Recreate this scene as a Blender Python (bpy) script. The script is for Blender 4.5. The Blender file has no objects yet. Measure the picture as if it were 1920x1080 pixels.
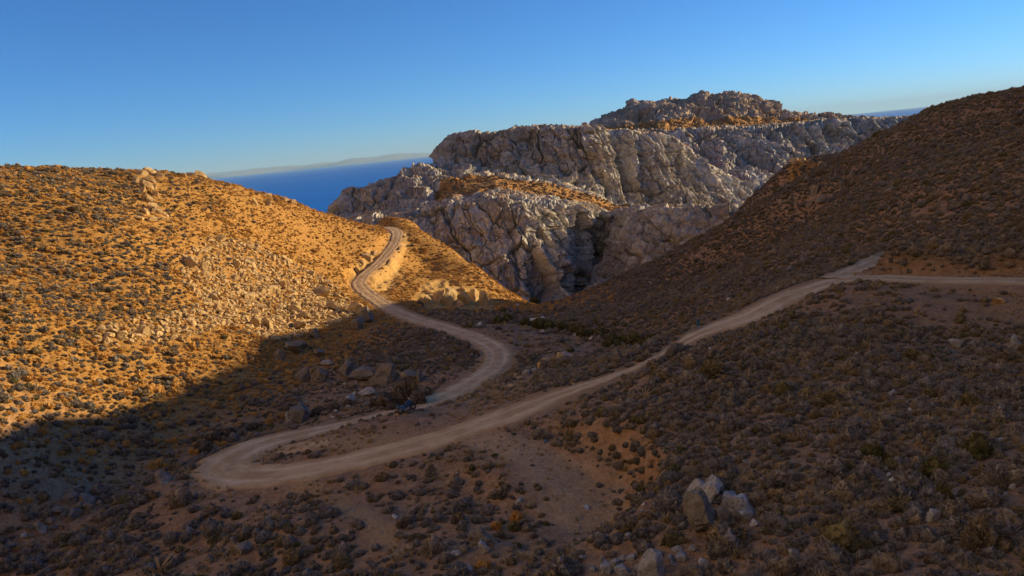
import bpy, bmesh, math, random
import numpy as np
from mathutils import Vector, Matrix
random.seed(7)
RNG = np.random.default_rng(11)
SC = bpy.context.scene
COL = SC.collection

# ------------------------------------------------------------------ camera
F = 1500.0                                   # focal length in pixels of a 1920 px wide frame
ROLL = math.atan(0.100)
PITCH = math.atan(263.7 / F)
R0 = np.array([1.0, 0, 0]); F0 = np.array([0, math.cos(PITCH), -math.sin(PITCH)]); U0 = np.array([0, math.sin(PITCH), math.cos(PITCH)])
CX = R0 * math.cos(ROLL) - U0 * math.sin(ROLL)
CY = R0 * math.sin(ROLL) + U0 * math.cos(ROLL)
cam = bpy.data.objects.new('camera', bpy.data.cameras.new('camera'))
COL.objects.link(cam); SC.camera = cam
cam.data.sensor_width = 36.0; cam.data.lens = 36.0 * F / 1920.0
cam.data.clip_start = 0.5; cam.data.clip_end = 150000
M = Matrix.Identity(4)
for i in range(3):
    M[i][0] = CX[i]; M[i][1] = CY[i]; M[i][2] = -F0[i]
cam.matrix_world = M

# ------------------------------------------------------------------ light
SUN_EL, SUN_AZ = 10.2, 20.0                   # elevation; degrees forward of +X
w = bpy.data.worlds.new('World'); SC.world = w; w.use_nodes = True
nt = w.node_tree
sky = nt.nodes.new('ShaderNodeTexSky'); sky.sky_type = 'NISHITA'; sky.sun_disc = False
sky.sun_elevation = math.radians(SUN_EL); sky.sun_rotation = math.radians(90 - SUN_AZ)
sky.altitude = 200; sky.air_density = 0.75; sky.dust_density = 0.0; sky.ozone_density = 6.6
nt.links.new(sky.outputs[0], nt.nodes['Background'].inputs[0])
nt.nodes['Background'].inputs[1].default_value = 0.071
sd = bpy.data.lights.new('sun', 'SUN'); sd.energy = 3.7; sd.angle = math.radians(0.5); sd.color = (1.0, 0.75, 0.39)
sun = bpy.data.objects.new('sun', sd); COL.objects.link(sun)
e, a = math.radians(SUN_EL), math.radians(SUN_AZ)
SUN = Vector((math.cos(e) * math.cos(a), math.cos(e) * math.sin(a), math.sin(e)))
sun.rotation_euler = SUN.to_track_quat('Z', 'Y').to_euler(); sun.location = (200, 100, 200)
SC.view_settings.view_transform = 'Standard'; SC.view_settings.look = 'None'
SC.view_settings.exposure = 1.3; SC.view_settings.gamma = 1.0
SC.render.engine = 'CYCLES'
SC.cycles.max_bounces = 5; SC.cycles.diffuse_bounces = 3; SC.cycles.use_denoising = True

# ------------------------------------------------------------------ helpers
def P(px, py, Y):
    """World point at picture position (px,py) and forward distance Y."""
    u, v = px - 960.0, py - 540.0
    d = CX * u - CY * v + F0 * F
    return d / d[1] * Y

def project(p):
    p = np.asarray(p, float)
    z = p @ F0
    return 960 + (p @ CX) / z * F, 540 - (p @ CY) / z * F, z

def hash3(ix, iy, iz, seed=0):
    h = (ix.astype(np.int64) * 374761393 + iy.astype(np.int64) * 668265263 + iz.astype(np.int64) * 2147483647 + seed * 974634541) & 0xffffffff
    h = ((h ^ (h >> 13)) * 1274126177) & 0xffffffff
    h = ((h ^ (h >> 16)) * 2246822519) & 0xffffffff
    h = h ^ (h >> 15)
    return (h & 0xffffff) / float(0xffffff)

def vnoise(p, seed=0):
    i = np.floor(p).astype(np.int64); f = p - i
    f = f * f * f * (f * (f * 6 - 15) + 10)
    r = 0
    for dx in (0, 1):
        wx = f[:, 0] if dx else 1 - f[:, 0]
        for dy in (0, 1):
            wy = f[:, 1] if dy else 1 - f[:, 1]
            for dz in (0, 1):
                wz = f[:, 2] if dz else 1 - f[:, 2]
                r = r + wx * wy * wz * hash3(i[:, 0] + dx, i[:, 1] + dy, i[:, 2] + dz, seed)
    return r * 2 - 1

def fbm(p, octv=4, seed=0, gain=0.5):
    r = 0; a = 1.0; t = 0
    for k in range(octv):
        r = r + a * vnoise(p * (2.03 ** k) + 17.3 * k, seed + k); t += a; a *= gain
    return r / t

def voronoi(p, seed=0):
    i = np.floor(p).astype(np.int64)
    f1 = np.full(len(p), 9.0); f2 = np.full(len(p), 9.0); hh = np.zeros(len(p))
    for dx in (-1, 0, 1):
        for dy in (-1, 0, 1):
            for dz in (-1, 0, 1):
                cx, cy, cz = i[:, 0] + dx, i[:, 1] + dy, i[:, 2] + dz
                q = np.stack([cx + hash3(cx, cy, cz, seed), cy + hash3(cx, cy, cz, seed + 1), cz + hash3(cx, cy, cz, seed + 2)], 1)
                d = np.sqrt(((p - q) ** 2).sum(1))
                m = d < f1
                f2 = np.where(m, f1, np.minimum(f2, d))
                hh = np.where(m, hash3(cx, cy, cz, seed + 3), hh)
                f1 = np.where(m, d, f1)
    return f1, f2, hh

def facets(p, seed=0, tilt=1.0):
    """angular blocks: every Voronoi cell carries its own tilted plane; returns (height, distance to the joint, cell value)"""
    i = np.floor(p).astype(np.int64); f1 = np.full(len(p), 9.0); f2 = np.full(len(p), 9.0); hh = np.zeros(len(p)); off = np.zeros((len(p), 3)); gr = np.zeros((len(p), 3))
    for dx in (-1, 0, 1):
        for dy in (-1, 0, 1):
            for dz in (-1, 0, 1):
                cx, cy, cz = i[:, 0] + dx, i[:, 1] + dy, i[:, 2] + dz
                q = np.stack([cx + hash3(cx, cy, cz, seed), cy + hash3(cx, cy, cz, seed + 1), cz + hash3(cx, cy, cz, seed + 2)], 1)
                d = np.sqrt(((p - q) ** 2).sum(1)); m = d < f1
                f2 = np.where(m, f1, np.minimum(f2, d)); f1 = np.where(m, d, f1)
                hh = np.where(m, hash3(cx, cy, cz, seed + 3), hh); off = np.where(m[:, None], p - q, off)
                gr = np.where(m[:, None], np.stack([hash3(cx, cy, cz, seed + 4), hash3(cx, cy, cz, seed + 5), hash3(cx, cy, cz, seed + 6)], 1) - 0.5, gr)
    return (off * gr).sum(1) * 2.0 * tilt + 0.55 * (hh - 0.5), f2 - f1, hh

def smooth(a, b, x):
    t = np.clip((x - a) / (b - a), 0, 1)
    return t * t * (3 - 2 * t)

def mesh_obj(name, verts, faces, mat=None, parent=None, shade=True):
    me = bpy.data.meshes.new(name)
    verts = np.asarray(verts, np.float32); 
    if isinstance(faces, np.ndarray):
        nf, k = faces.shape
        me.vertices.add(len(verts)); me.vertices.foreach_set('co', verts.ravel())
        me.loops.add(nf * k); me.loops.foreach_set('vertex_index', faces.astype(np.int32).ravel())
        me.polygons.add(nf); me.polygons.foreach_set('loop_start', np.arange(0, nf * k, k, dtype=np.int32))
        me.update(calc_edges=True)
    else:
        me.from_pydata([tuple(map(float, v)) for v in verts], [], faces); me.update()
    if shade:
        me.polygons.foreach_set('use_smooth', np.ones(len(me.polygons), bool))
    o = bpy.data.objects.new(name, me); COL.objects.link(o)
    if mat: me.materials.append(mat)
    if parent: o.parent = parent
    return o

def grid_faces(n, m):
    i = np.arange((n - 1) * (m - 1)); r, c = i // (m - 1), i % (m - 1)
    a = r * m + c
    return np.stack([a, a + 1, a + m + 1, a + m], 1)

def attr(me, name, vals):
    at = me.attributes.new(name, 'FLOAT', 'POINT'); at.data.foreach_set('value', np.asarray(vals, np.float32))

def tag(o, label=None, cat=None, group=None, kind=None):
    if label: o['label'] = label
    if cat: o['category'] = cat
    if group: o['group'] = group
    if kind: o['kind'] = kind
    return o

# node-material shorthand
class Mat:
    def __init__(s, name, rough=0.95, spec=0.15):
        s.m = bpy.data.materials.new(name); s.m.use_nodes = True
        s.t = s.m.node_tree; s.b = s.t.nodes['Principled BSDF']
        s.b.inputs['Roughness'].default_value = rough; s.b.inputs['Specular IOR Level'].default_value = spec
    def n(s, typ, **kw):
        nd = s.t.nodes.new(typ)
        for k, v in kw.items(): setattr(nd, k, v)
        return nd
    def l(s, a, b): s.t.links.new(a, b)
    def coord(s, obj=False):
        if obj: return s.n('ShaderNodeTexCoord').outputs['Object']
        return s.n('ShaderNodeNewGeometry').outputs['Position']
    def noise(s, scale, detail=4, rough=0.55, vec=None, stretch=None):
        nd = s.n('ShaderNodeTexNoise'); nd.inputs['Scale'].default_value = scale
        nd.inputs['Detail'].default_value = detail; nd.inputs['Roughness'].default_value = rough
        v = vec or s.coord()
        if stretch:
            mp = s.n('ShaderNodeMapping'); mp.inputs['Scale'].default_value = stretch; s.l(v, mp.inputs['Vector']); v = mp.outputs[0]
        s.l(v, nd.inputs['Vector']); return nd.outputs['Fac']
    def vor(s, scale, feat='F1', vec=None, out='Distance'):
        nd = s.n('ShaderNodeTexVoronoi', feature=feat); nd.inputs['Scale'].default_value = scale
        s.l(vec or s.coord(), nd.inputs['Vector']); return nd.outputs[out]
    def ramp(s, fac, stops, interp='LINEAR'):
        nd = s.n('ShaderNodeValToRGB'); cr = nd.color_ramp; cr.interpolation = interp
        while len(cr.elements) < len(stops): cr.elements.new(0.5)
        for e_, (p_, c_) in zip(cr.elements, stops):
            e_.position = p_; e_.color = (c_ if len(c_) == 4 else (*c_, 1)) if isinstance(c_, tuple) else (c_, c_, c_, 1)
        s.l(fac, nd.inputs[0]); return nd.outputs[0]
    def mix(s, fac, a, b, mode='MIX'):
        nd = s.n('ShaderNodeMix', data_type='RGBA', blend_type=mode)
        for val, idx in ((fac, 0), (a, 6), (b, 7)):
            if isinstance(val, (int, float)): nd.inputs[idx].default_value = val
            elif isinstance(val, tuple): nd.inputs[idx].default_value = (*val, 1)
            else: s.l(val, nd.inputs[idx])
        return nd.outputs[2]
    def math(s, op, a, b=0.0, clamp=False):
        nd = s.n('ShaderNodeMath', operation=op, use_clamp=clamp)
        for val, idx in ((a, 0), (b, 1)):
            if isinstance(val, (int, float)): nd.inputs[idx].default_value = val
            else: s.l(val, nd.inputs[idx])
        return nd.outputs[0]
    def attr(s, name, typ='GEOMETRY'):
        nd = s.n('ShaderNodeAttribute', attribute_name=name, attribute_type=typ); return nd.outputs['Fac']
    def color(s, c): 
        if isinstance(c, tuple): s.b.inputs['Base Color'].default_value = (*c, 1)
        else: s.l(c, s.b.inputs['Base Color'])
        return s
    def bump(s, h, strength=0.5, dist=0.1):
        nd = s.n('ShaderNodeBump'); nd.inputs['Strength'].default_value = strength; nd.inputs['Distance'].default_value = dist
        s.l(h, nd.inputs['Height']); s.l(nd.outputs[0], s.b.inputs['Normal']); return s

# ------------------------------------------------------------------ near terrain: one height sheet
ROAD_A = [(2080, 538, 68), (1990, 531, 72), (1920, 527, 75), (1800, 525, 78.5), (1700, 522, 82), (1625, 516, 86.5), (1560, 523, 86.5), (1480, 550, 83.5), (1400, 590, 79),
          (1310, 640, 77.5), (1230, 669, 72.5), (1150, 702, 69.5), (1040, 743, 67), (960, 775, 64.5), (880, 803, 62.7), (800, 827, 61.5),
          (700, 853, 60.6), (600, 877, 60.1), (520, 891, 60.1), (462, 896, 60.8), (425, 892, 62.3), (410, 881, 64.6), (425, 867, 67.0), (462, 849, 69.5),
          (520, 828, 71.8), (590, 804, 73.2), (650, 786, 75.2), (750, 766, 78.3), (830, 745, 83), (880, 718, 90), (922, 693, 98),
          (937, 672, 105), (925, 651, 113), (890, 632, 121.5), (830, 612, 134), (760, 592, 152), (710, 565, 173), (674, 536, 196),
          (681, 517, 207), (708, 495, 223), (735, 463, 245), (744, 441, 262), (738, 428, 274), (715, 425, 290), (690, 430, 310)]
TRACK = [(880, 815, 61.5), (960, 840, 57.5), (1040, 868, 53.5), (1100, 900, 50.5), (1110, 940, 48.2), (1075, 985, 46)]
APRON = [(1565, 521, 87.5), (1600, 507, 91), (1640, 491, 95), (1664, 479, 99), (1675, 474, 102)]
PULL = [(500, 852, 68.5), (545, 838, 68), (600, 830, 66.6), (650, 827, 65.2), (695, 825, 64.2)]
GP = [  # foreground
    (1690, 470, 90.5), (1740, 480, 88),
    (1900, 1060, 29), (1700, 1062, 30.5), (1500, 1065, 32), (1300, 1070, 34.5), (1100, 1075, 38), (900, 1075, 41), (700, 1075, 44), (500, 1075, 46.5), (300, 1075, 49), (100, 1075, 51), (-80, 1075, 51),
    (1900, 900, 37), (1700, 900, 39), (1500, 900, 41.5), (1350, 900, 44), (1200, 880, 47.5), (1900, 700, 56), (1700, 700, 56), (1500, 700, 58), (1350, 720, 58), (1200, 780, 55.5),
    (1900, 600, 68), (1700, 590, 71), (1570, 560, 77), (1050, 800, 60), (1200, 980, 41), (1300, 800, 52),
    (700, 950, 53), (850, 900, 54.5), (850, 1000, 47), (1000, 960, 48.5), (600, 1000, 50), (440, 960, 55.5), (200, 1000, 55.5), (200, 905, 66), (330, 900, 62.5), (50, 980, 56), (0, 930, 56.5),
    # between the roads
    (700, 802, 66.7), (800, 785, 69.5), (900, 752, 73), (1000, 722, 76), (1100, 690, 79.5), (600, 830, 65.5), (1000, 690, 92), (1150, 660, 92), (1050, 650, 110), (1230, 640, 104), (1310, 610, 92),
    (1150, 636, 118), (1000, 600, 152), (940, 602, 150), (960, 580, 178), (1040, 570, 212), (1000, 640, 118),
    # right hill
    (1100, 560, 193), (1250, 560, 130), (1400, 500, 140), (1500, 480, 115), (1600, 440, 118), (1700, 465, 95), (1850, 480, 88), (1900, 420, 95), (1900, 300, 112), (1800, 300, 121), (1700, 350, 122),
    (1600, 350, 150), (1500, 420, 158), (1350, 500, 165), (1200, 530, 175), (1400, 560, 100), (1820, 400, 103),
    (1100, 548, 202), (1200, 505, 207), (1300, 450, 192), (1400, 396, 178), (1480, 355, 172), (1400, 425, 215), (1480, 375, 205), (1300, 480, 225), (1485, 308, 212), (1522, 300, 213), (1552, 305, 206), (1562, 316, 196), (1495, 303, 223), (1520, 295, 225), (1545, 299, 221), (1600, 282, 178), (1700, 230, 168), (1760, 199, 166), (1830, 181, 160), (1870, 185, 154), (1920, 197, 146), (2050, 208, 132), (1830, 192, 195), (1920, 190, 185), (2050, 190, 165),
    # left hill
    (-120, 326, 140), (0, 324, 148), (100, 319, 155), (200, 336, 162), (265, 332, 168), (320, 339, 176), (370, 336, 185), (-120, 365, 185), (0, 362, 190), (100, 360, 200), (200, 375, 205), (265, 372, 208), (320, 372, 218), (370, 362, 228), (50, 380, 240), (200, 385, 250), (470, 356, 210), (560, 386, 232), (640, 411, 255), (712, 424, 280),
    (0, 450, 115), (0, 600, 85), (0, 750, 68), (0, 860, 59.5), (150, 450, 120), (150, 600, 95), (150, 750, 77), (150, 830, 70), (300, 450, 135), (300, 600, 107), (300, 700, 92), (300, 800, 80), (450, 450, 165), (450, 550, 140),
    (450, 650, 112), (450, 750, 91), (600, 480, 200), (600, 560, 170), (600, 650, 128), (600, 740, 93), (700, 680, 108), (750, 640, 125), (850, 680, 103), (660, 480, 222), (300, 850, 74), (450, 800, 82),
    (-120, 600, 80), (-120, 800, 58),
    # spur beyond the saddle
    (765, 428, 281), (745, 411, 300), (715, 414, 308), (775, 418, 297), (800, 440, 275), (850, 470, 262), (900, 505, 250), (950, 549, 238), (985, 572, 228), (950, 600, 262), (800, 500, 245), (800, 560, 200), (880, 580, 188), (930, 586, 186), (750, 510, 226), (860, 530, 225)]
WP = [  # off the picture and behind the crests
    (0, 0, -1.9), (0, 5, -5.6), (0, 12, -11.5), (0, 22, -18.5), (-20, 8, -9), (20, 6, -4), (18, 16, -13), (-25, 22, -20), (40, 30, -11), (60, 50, -9), (85, 65, -2), (98, 92, 6.2), (95, 112, 4.6), (98, 129, 2.2), (101, 142, 1.6), (135, 112, 8), (90, 25, 0), (55, 0, 1), (0, -40, 9),
    (60, 72, -14), (75, 90, -9), (-50, 25, -21), (-60, -5, -12), (-85, 40, -12), (-115, 80, -2), (-130, 130, 6), (-60, -60, 4), (60, -60, 12), (140, 20, 8), (-190, 60, 8), (-190, 160, 8),
    (115, 170, -2.5), (150, 170, -1), (100, 210, -6), (140, 250, -10), (60, 240, -34), (85, 250, -25), (20, 258, -66), (4, 285, -74), (30, 320, -84), (90, 320, -60), (160, 330, -50), (-12, 300, -66), (-60, 370, -50), (-120, 215, 0),
    (-100, 270, -18), (-140, 330, -30), (-220, 330, -30), (200, 120, 8), (220, 250, -10), (-35, 350, -48)]
pts = np.array([P(*q) for q in GP + ROAD_A + TRACK + APRON[1:] + PULL[1:]] + [np.array(q, float) for q in WP])
CXY, CZ = pts[:, :2], pts[:, 2]

def tps_kernel(d2):
    return 0.5 * d2 * np.log(d2 + 1e-9)
SCL = 100.0
def tps_fit(xy, z, lam):
    x = xy / SCL; n = len(x)
    d2 = ((x[:, None] - x[None]) ** 2).sum(2)
    A = np.zeros((n + 3, n + 3)); A[:n, :n] = tps_kernel(d2) + lam * np.eye(n)
    A[:n, n] = 1; A[:n, n + 1:] = x; A[n, :n] = 1; A[n + 1:, :n] = x.T
    return np.linalg.solve(A, np.concatenate([z, [0, 0, 0]]))
WT = tps_fit(CXY, CZ, 2e-5)
def tps(xy):
    x = xy / SCL; n = len(CXY); out = np.empty(len(x)); c = CXY / SCL
    for s in range(0, len(x), 20000):
        q = x[s:s + 20000]
        d2 = (q[:, :1] - c[None, :, 0]) ** 2 + (q[:, 1:] - c[None, :, 1]) ** 2
        out[s:s + 20000] = tps_kernel(d2) @ WT[:n] + WT[n] + q @ WT[n + 1:]
    return out

def catmull(pts_, step):
    p = np.asarray(pts_, float); out = []
    for i in range(len(p) - 1):
        p0, p1, p2, p3 = p[max(i - 1, 0)], p[i], p[i + 1], p[min(i + 2, len(p) - 1)]
        n = max(2, int(np.linalg.norm(p2 - p1) / step))
        t = np.linspace(0, 1, n, endpoint=False)[:, None]
        out.append(0.5 * ((2 * p1) + (-p0 + p2) * t + (2 * p0 - 5 * p1 + 4 * p2 - p3) * t ** 2 + (-p0 + 3 * p1 - 3 * p2 + p3) * t ** 3))
    out.append(p[-1:])
    return np.concatenate(out)

def smooth_path(c, k, it):
    c = c.copy()
    for _ in range(it):
        z = np.pad(c, ((k, k), (0, 0)), mode='edge')
        c2 = np.mean([z[j:j + len(c)] for j in range(2 * k + 1)], axis=0)
        c2[0], c2[-1] = c[0], c[-1]; c = c2
    return c
road = catmull([P(*q) for q in ROAD_A], 0.6); road = smooth_path(road, 3, 3)
zz = road.copy(); zz = smooth_path(zz, 12, 4); road[:, 2] = zz[:, 2]
apron = smooth_path(catmull([P(*q) for q in APRON], 0.6), 4, 2); pull = smooth_path(catmull([P(*q) for q in PULL], 0.6), 4, 2)
track = smooth_path(catmull([P(*q) for q in TRACK], 0.6), 4, 2)
track[:, 2] = smooth_path(track, 6, 2)[:, 2]

def axis(lo, hi, step, out_lo, out_hi, grow=1.12):
    m = list(np.arange(lo, hi + step / 2, step)); s = step; a_ = lo
    left = []
    while a_ > out_lo: s *= grow; a_ -= s; left.append(a_)
    s = step; b_ = m[-1]; right = []
    while b_ < out_hi: s *= grow; b_ += s; right.append(b_)
    return np.array(left[::-1] + m + right)
AX = axis(-150, 120, 0.55, -420, 420); AY = axis(14, 296, 0.55, -160, 420)
GX, GY = np.meshgrid(AX, AY); gxy = np.stack([GX.ravel(), GY.ravel()], 1)
H = tps(gxy)

def nearest(xy, path, chunk=4000):
    xy = np.asarray(xy)[:, :2]
    """distance, path z and signed side of the nearest path sample, for points near the path only."""
    d = np.full(len(xy), 1e3); z = np.zeros(len(xy)); k = np.zeros(len(xy), int)
    lo, hi = path[:, :2].min(0) - 14, path[:, :2].max(0) + 14
    idx = np.where(((xy > lo) & (xy < hi)).all(1))[0]
    for s in range(0, len(idx), chunk):
        q = xy[idx[s:s + chunk]]
        d2 = (q[:, :1] - path[None, :, 0]) ** 2 + (q[:, 1:] - path[None, :, 1]) ** 2
        j = d2.argmin(1); d[idx[s:s + chunk]] = np.sqrt(d2[np.arange(len(q)), j]); z[idx[s:s + chunk]] = path[j, 2]; k[idx[s:s + chunk]] = j
    return d, z, k
dR, zR, kR = nearest(gxy, road)
dT, zT, kT = nearest(gxy, track)
dA, zA, _ = nearest(gxy, apron); dP, zP, _ = nearest(gxy, pull)
p3 = np.column_stack([gxy, np.zeros(len(gxy))])
# relief of the ground itself
rel = 0.9 * fbm(p3 / 22.0, 3, 3) + 0.42 * fbm(p3 / 5.0, 3, 9) + 0.13 * fbm(p3 / 1.4, 2, 21)
terr = np.abs(np.mod(H + 0.5 * fbm(p3 / 9, 2, 31), 1.1) - 0.55) * 0.35          # grazing terraces along the contour
keep = smooth(2.0, 6.0, np.minimum(np.minimum(dR, dT + 0.5), np.minimum(dA, dP)))
H = H + (rel + terr) * (0.12 + 0.88 * keep)
wR = 1 - smooth(2.4, 4.2, dR + 0.6 * fbm(p3 / 3.0, 2, 77))
H = H * (1 - wR) + (zR - 0.07 + 0.03 * fbm(p3 / 0.9, 2, 5)) * wR
wT = (1 - smooth(2.6 + 1.6 * smooth(0, 1, kT / len(track)), 5.2, dT + 0.6 * fbm(p3 / 2.5, 2, 78))) * (1 - wR)
H = H * (1 - wT) + (zT + 0.1 * fbm(p3 / 1.5, 3, 6)) * wT
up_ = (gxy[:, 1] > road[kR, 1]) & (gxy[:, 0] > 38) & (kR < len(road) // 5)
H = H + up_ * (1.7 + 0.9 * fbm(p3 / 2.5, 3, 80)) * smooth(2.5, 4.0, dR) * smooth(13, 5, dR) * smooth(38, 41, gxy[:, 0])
for d_, z_ in ((dA, zA), (dP, zP)):
    w_ = (1 - smooth(2.2, 4.0, d_ + 0.4 * fbm(p3 / 2.5, 2, 79))) * (1 - wR); H = H * (1 - w_) + (z_ - 0.05) * w_
# unseen hillside added left of and behind the viewpoint to bounce warm light
ang_ = np.degrees(np.arctan2(-gxy[:, 0], gxy[:, 1] - 10)) % 360; rad_ = np.hypot(gxy[:, 0], gxy[:, 1] - 10)
wH = smooth(43, 62, ang_) * smooth(258, 215, ang_)
H = H + wH * np.clip(0.84 * (rad_ - 48 + 6 * fbm(p3 / 40, 3, 66)) * smooth(42, 100, rad_), 0, 300)
pale = wH * smooth(60, 90, rad_)  # light tone of the added hillside, for a stronger bounce
HG = H.reshape(GX.shape)

def ground(x, y):
    x = np.atleast_1d(np.asarray(x, float)); y = np.atleast_1d(np.asarray(y, float))
    i = np.clip(np.searchsorted(AX, x) - 1, 0, len(AX) - 2); j = np.clip(np.searchsorted(AY, y) - 1, 0, len(AY) - 2)
    fx = (x - AX[i]) / (AX[i + 1] - AX[i]); fy = (y - AY[j]) / (AY[j + 1] - AY[j])
    return (HG[j, i] * (1 - fx) + HG[j, i + 1] * fx) * (1 - fy) + (HG[j + 1, i] * (1 - fx) + HG[j + 1, i + 1] * fx) * fy

def hit(px, py):
    """where the line of sight through a picture position first meets the ground"""
    d = P(px, py, 1.0); t = np.arange(16, 330, 0.1)
    below = ground(d[0] * t, t) > d[2] * t
    k = int(np.argmax(below)) if below.any() else len(t) - 1
    return d * t[k]

def inpoly(x, y, poly):
    x = np.asarray(x); y = np.asarray(y); c = np.zeros(len(x), bool); n = len(poly)
    for i in range(n):
        (x1, y1), (x2, y2) = poly[i], poly[(i + 1) % n]
        k = ((y1 > y) != (y2 > y)) & (x < (x2 - x1) * (y - y1) / (y2 - y1 + 1e-9) + x1)
        c ^= k
    return c

def visible(p, lift=0.35):
    t = np.linspace(0.12, 0.985, 90)
    ok = np.ones(len(p), bool)
    for k in t:
        ok &= ground(p[:, 0] * k, p[:, 1] * k) < (p[:, 2] + lift) * k + 0.05
    return ok

def road_index(px, py, Y): return int(np.argmin(np.linalg.norm(road[:, :2] - P(px, py, Y)[:2], axis=1)))
KA, KB, KC, KD = road_index(1300, 645, 77), road_index(1060, 735, 67.5), road_index(595, 803, 73.3), road_index(745, 767, 78)
def narrow_at(k):
    k = np.asarray(k, float); r_ = 12.0
    f = lambda a_, b_: smooth(a_ - r_, a_ + r_, k) * smooth(b_ + r_, b_ - r_, k)
    return np.clip(f(KA, KB) + 0.9 * f(KC, KD), 0, 1)
# soil kinds over the sheet (ground cover, plus sunlight painted on the knob): bare spoil, straw-coloured grassland
verts = np.column_stack([gxy, H])
ppx, ppy, ppz = project(np.column_stack([gxy, H]))
front = ppz > 5
SPOIL = [(1570, 535), (1920, 532), (2000, 600), (1920, 615), (1720, 612), (1600, 575)]
PAD = [(830, 812), (930, 805), (1010, 830), (1120, 860), (1185, 900), (1180, 950), (1120, 1000), (1040, 1000), (1010, 960), (1010, 900), (960, 860), (860, 835)]
spoil = (inpoly(ppx, ppy, SPOIL) & front).astype(float)
pad = (inpoly(ppx, ppy, PAD) & front & (np.abs(gxy[:, 1] - 52) < 14)).astype(float)
def blur(a_, k, it=2):
    a_ = a_.reshape(GX.shape)
    for _ in range(it):
        for ax_ in (0, 1):
            z_ = np.pad(a_, [(k, k) if q == ax_ else (0, 0) for q in (0, 1)], mode='edge')
            a_ = np.mean([np.take(z_, np.arange(j, j + a_.shape[ax_]), axis=ax_) for j in range(2 * k + 1)], axis=0)
    return a_.ravel()
spoil = blur(spoil, 2); pad = blur(pad, 2)
pad = smooth(0.25, 0.75, pad + 0.35 * fbm(p3 / 1.6, 4, 301)); spoil = smooth(0.2, 0.8, spoil + 0.35 * fbm(p3 / 2.0, 4, 302))
BANKS = [[(795, 530), (830, 522), (900, 540), (925, 565), (935, 584), (880, 582), (800, 580), (775, 560)], [(660, 520), (668, 500), (690, 470), (712, 466), (706, 490), (684, 512)], [(735, 470), (752, 432), (768, 440), (752, 500), (735, 545), (700, 545), (690, 522), (712, 500)]]
bank = np.zeros(len(gxy))
for b_ in BANKS: bank = np.maximum(bank, (inpoly(ppx, ppy, b_) & front & (gxy[:, 1] > 150)).astype(float))
bank = smooth(0.2, 0.8, blur(bank, 2) + 0.4 * fbm(p3 / 3.0, 4, 303))
FOOTPATH = smooth_path(catmull([hit(x, y) for x, y in ((545, 908), (600, 925), (660, 955), (715, 990), (735, 1035))], 0.6), 3, 1)
dF, _, _ = nearest(gxy, FOOTPATH)
cut = (0.9 * pad * smooth(-1, 6, gxy[:, 0]) + bank * np.abs(fbm(p3 / 4.0, 3, 304)) * 2.2); H = H - cut; HG = H.reshape(GX.shape); verts = np.column_stack([gxy, H])
dust = np.clip((1 - smooth(1.5, 3.0, np.minimum(dR + narrow_at(kR) * 1.3, np.minimum(dA, dP) + 0.3) + 0.9 * fbm(p3 / 2.0, 3, 91))), 0, 1)
dust = np.maximum(dust, 0.9 * smooth(1.2, 0.4, dF + 0.5 * fbm(p3 / 1.0, 3, 305)))
# straw grass on the sunny left hillside and the spur
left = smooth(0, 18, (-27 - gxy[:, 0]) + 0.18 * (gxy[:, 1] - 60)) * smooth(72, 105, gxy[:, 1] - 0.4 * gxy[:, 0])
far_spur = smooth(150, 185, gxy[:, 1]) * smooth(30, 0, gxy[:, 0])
knob = smooth(0.2, 0.8, blur(((ppx > 1478) & (ppx < 1560) & (gxy[:, 1] > 205) & (gxy[:, 1] < 250) & front).astype(float), 2))  # knob gets the straw tone in place of sunlight it barely catches
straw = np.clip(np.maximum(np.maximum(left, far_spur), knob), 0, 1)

# ------------------------------------------------------------------ ground materials
g = Mat('soil', 0.95, 0.1)
n1 = g.noise(0.12, 5, 0.6); n2 = g.noise(1.3, 6, 0.65); n3 = g.noise(9.0, 3, 0.6); 
base = g.ramp(n2, [(0.30, (0.24, 0.142, 0.078)), (0.52, (0.39, 0.24, 0.135)), (0.74, (0.52, 0.335, 0.20))])
base = g.mix(g.ramp(n1, [(0.40, 0.0), (0.62, 0.6)]), base, g.ramp(n2, [(0.3, (0.29, 0.155, 0.075)), (0.7, (0.46, 0.265, 0.135))]))
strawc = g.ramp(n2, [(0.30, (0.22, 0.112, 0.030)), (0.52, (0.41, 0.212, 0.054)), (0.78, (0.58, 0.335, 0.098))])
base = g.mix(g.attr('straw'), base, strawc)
base = g.mix(g.attr('spoil'), base, g.ramp(n2, [(0.3, (0.28, 0.165, 0.085)), (0.7, (0.44, 0.27, 0.145))]))
base = g.mix(g.attr('pad'), base, g.ramp(n2, [(0.3, (0.48, 0.29, 0.145)), (0.7, (0.63, 0.40, 0.21))]))
base = g.mix(g.attr('bank'), base, g.ramp(n2, [(0.3, (0.40, 0.23, 0.072)), (0.7, (0.60, 0.38, 0.14))]))
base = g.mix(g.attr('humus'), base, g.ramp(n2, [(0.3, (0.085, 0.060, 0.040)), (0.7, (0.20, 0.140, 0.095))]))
base = g.mix(g.attr('dust'), base, g.ramp(n3, [(0.3, (0.42, 0.245, 0.105)), (0.7, (0.58, 0.36, 0.18))]))
base = g.mix(g.attr('pale'), base, g.ramp(n1, [(0.35, (0.64, 0.57, 0.47)), (0.65, (0.82, 0.75, 0.65))]))  # bright surface of the added hillside, reflecting onto the shaded slopes
sp = g.vor(3.2, 'F1', out='Color'); spd = g.vor(3.2)
lime = g.math('MULTIPLY', g.ramp(sp, [(0.80, 0.0), (0.84, 1.0)]), g.ramp(spd, [(0.16, 1.0), (0.26, 0.0)]))
base = g.mix(g.math('MULTIPLY', lime, 0.8), base, (0.42, 0.38, 0.33))
mot = g.noise(4.0, 5, 0.75); gv = g.vor(11.0, 'F1', out='Color')
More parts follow.
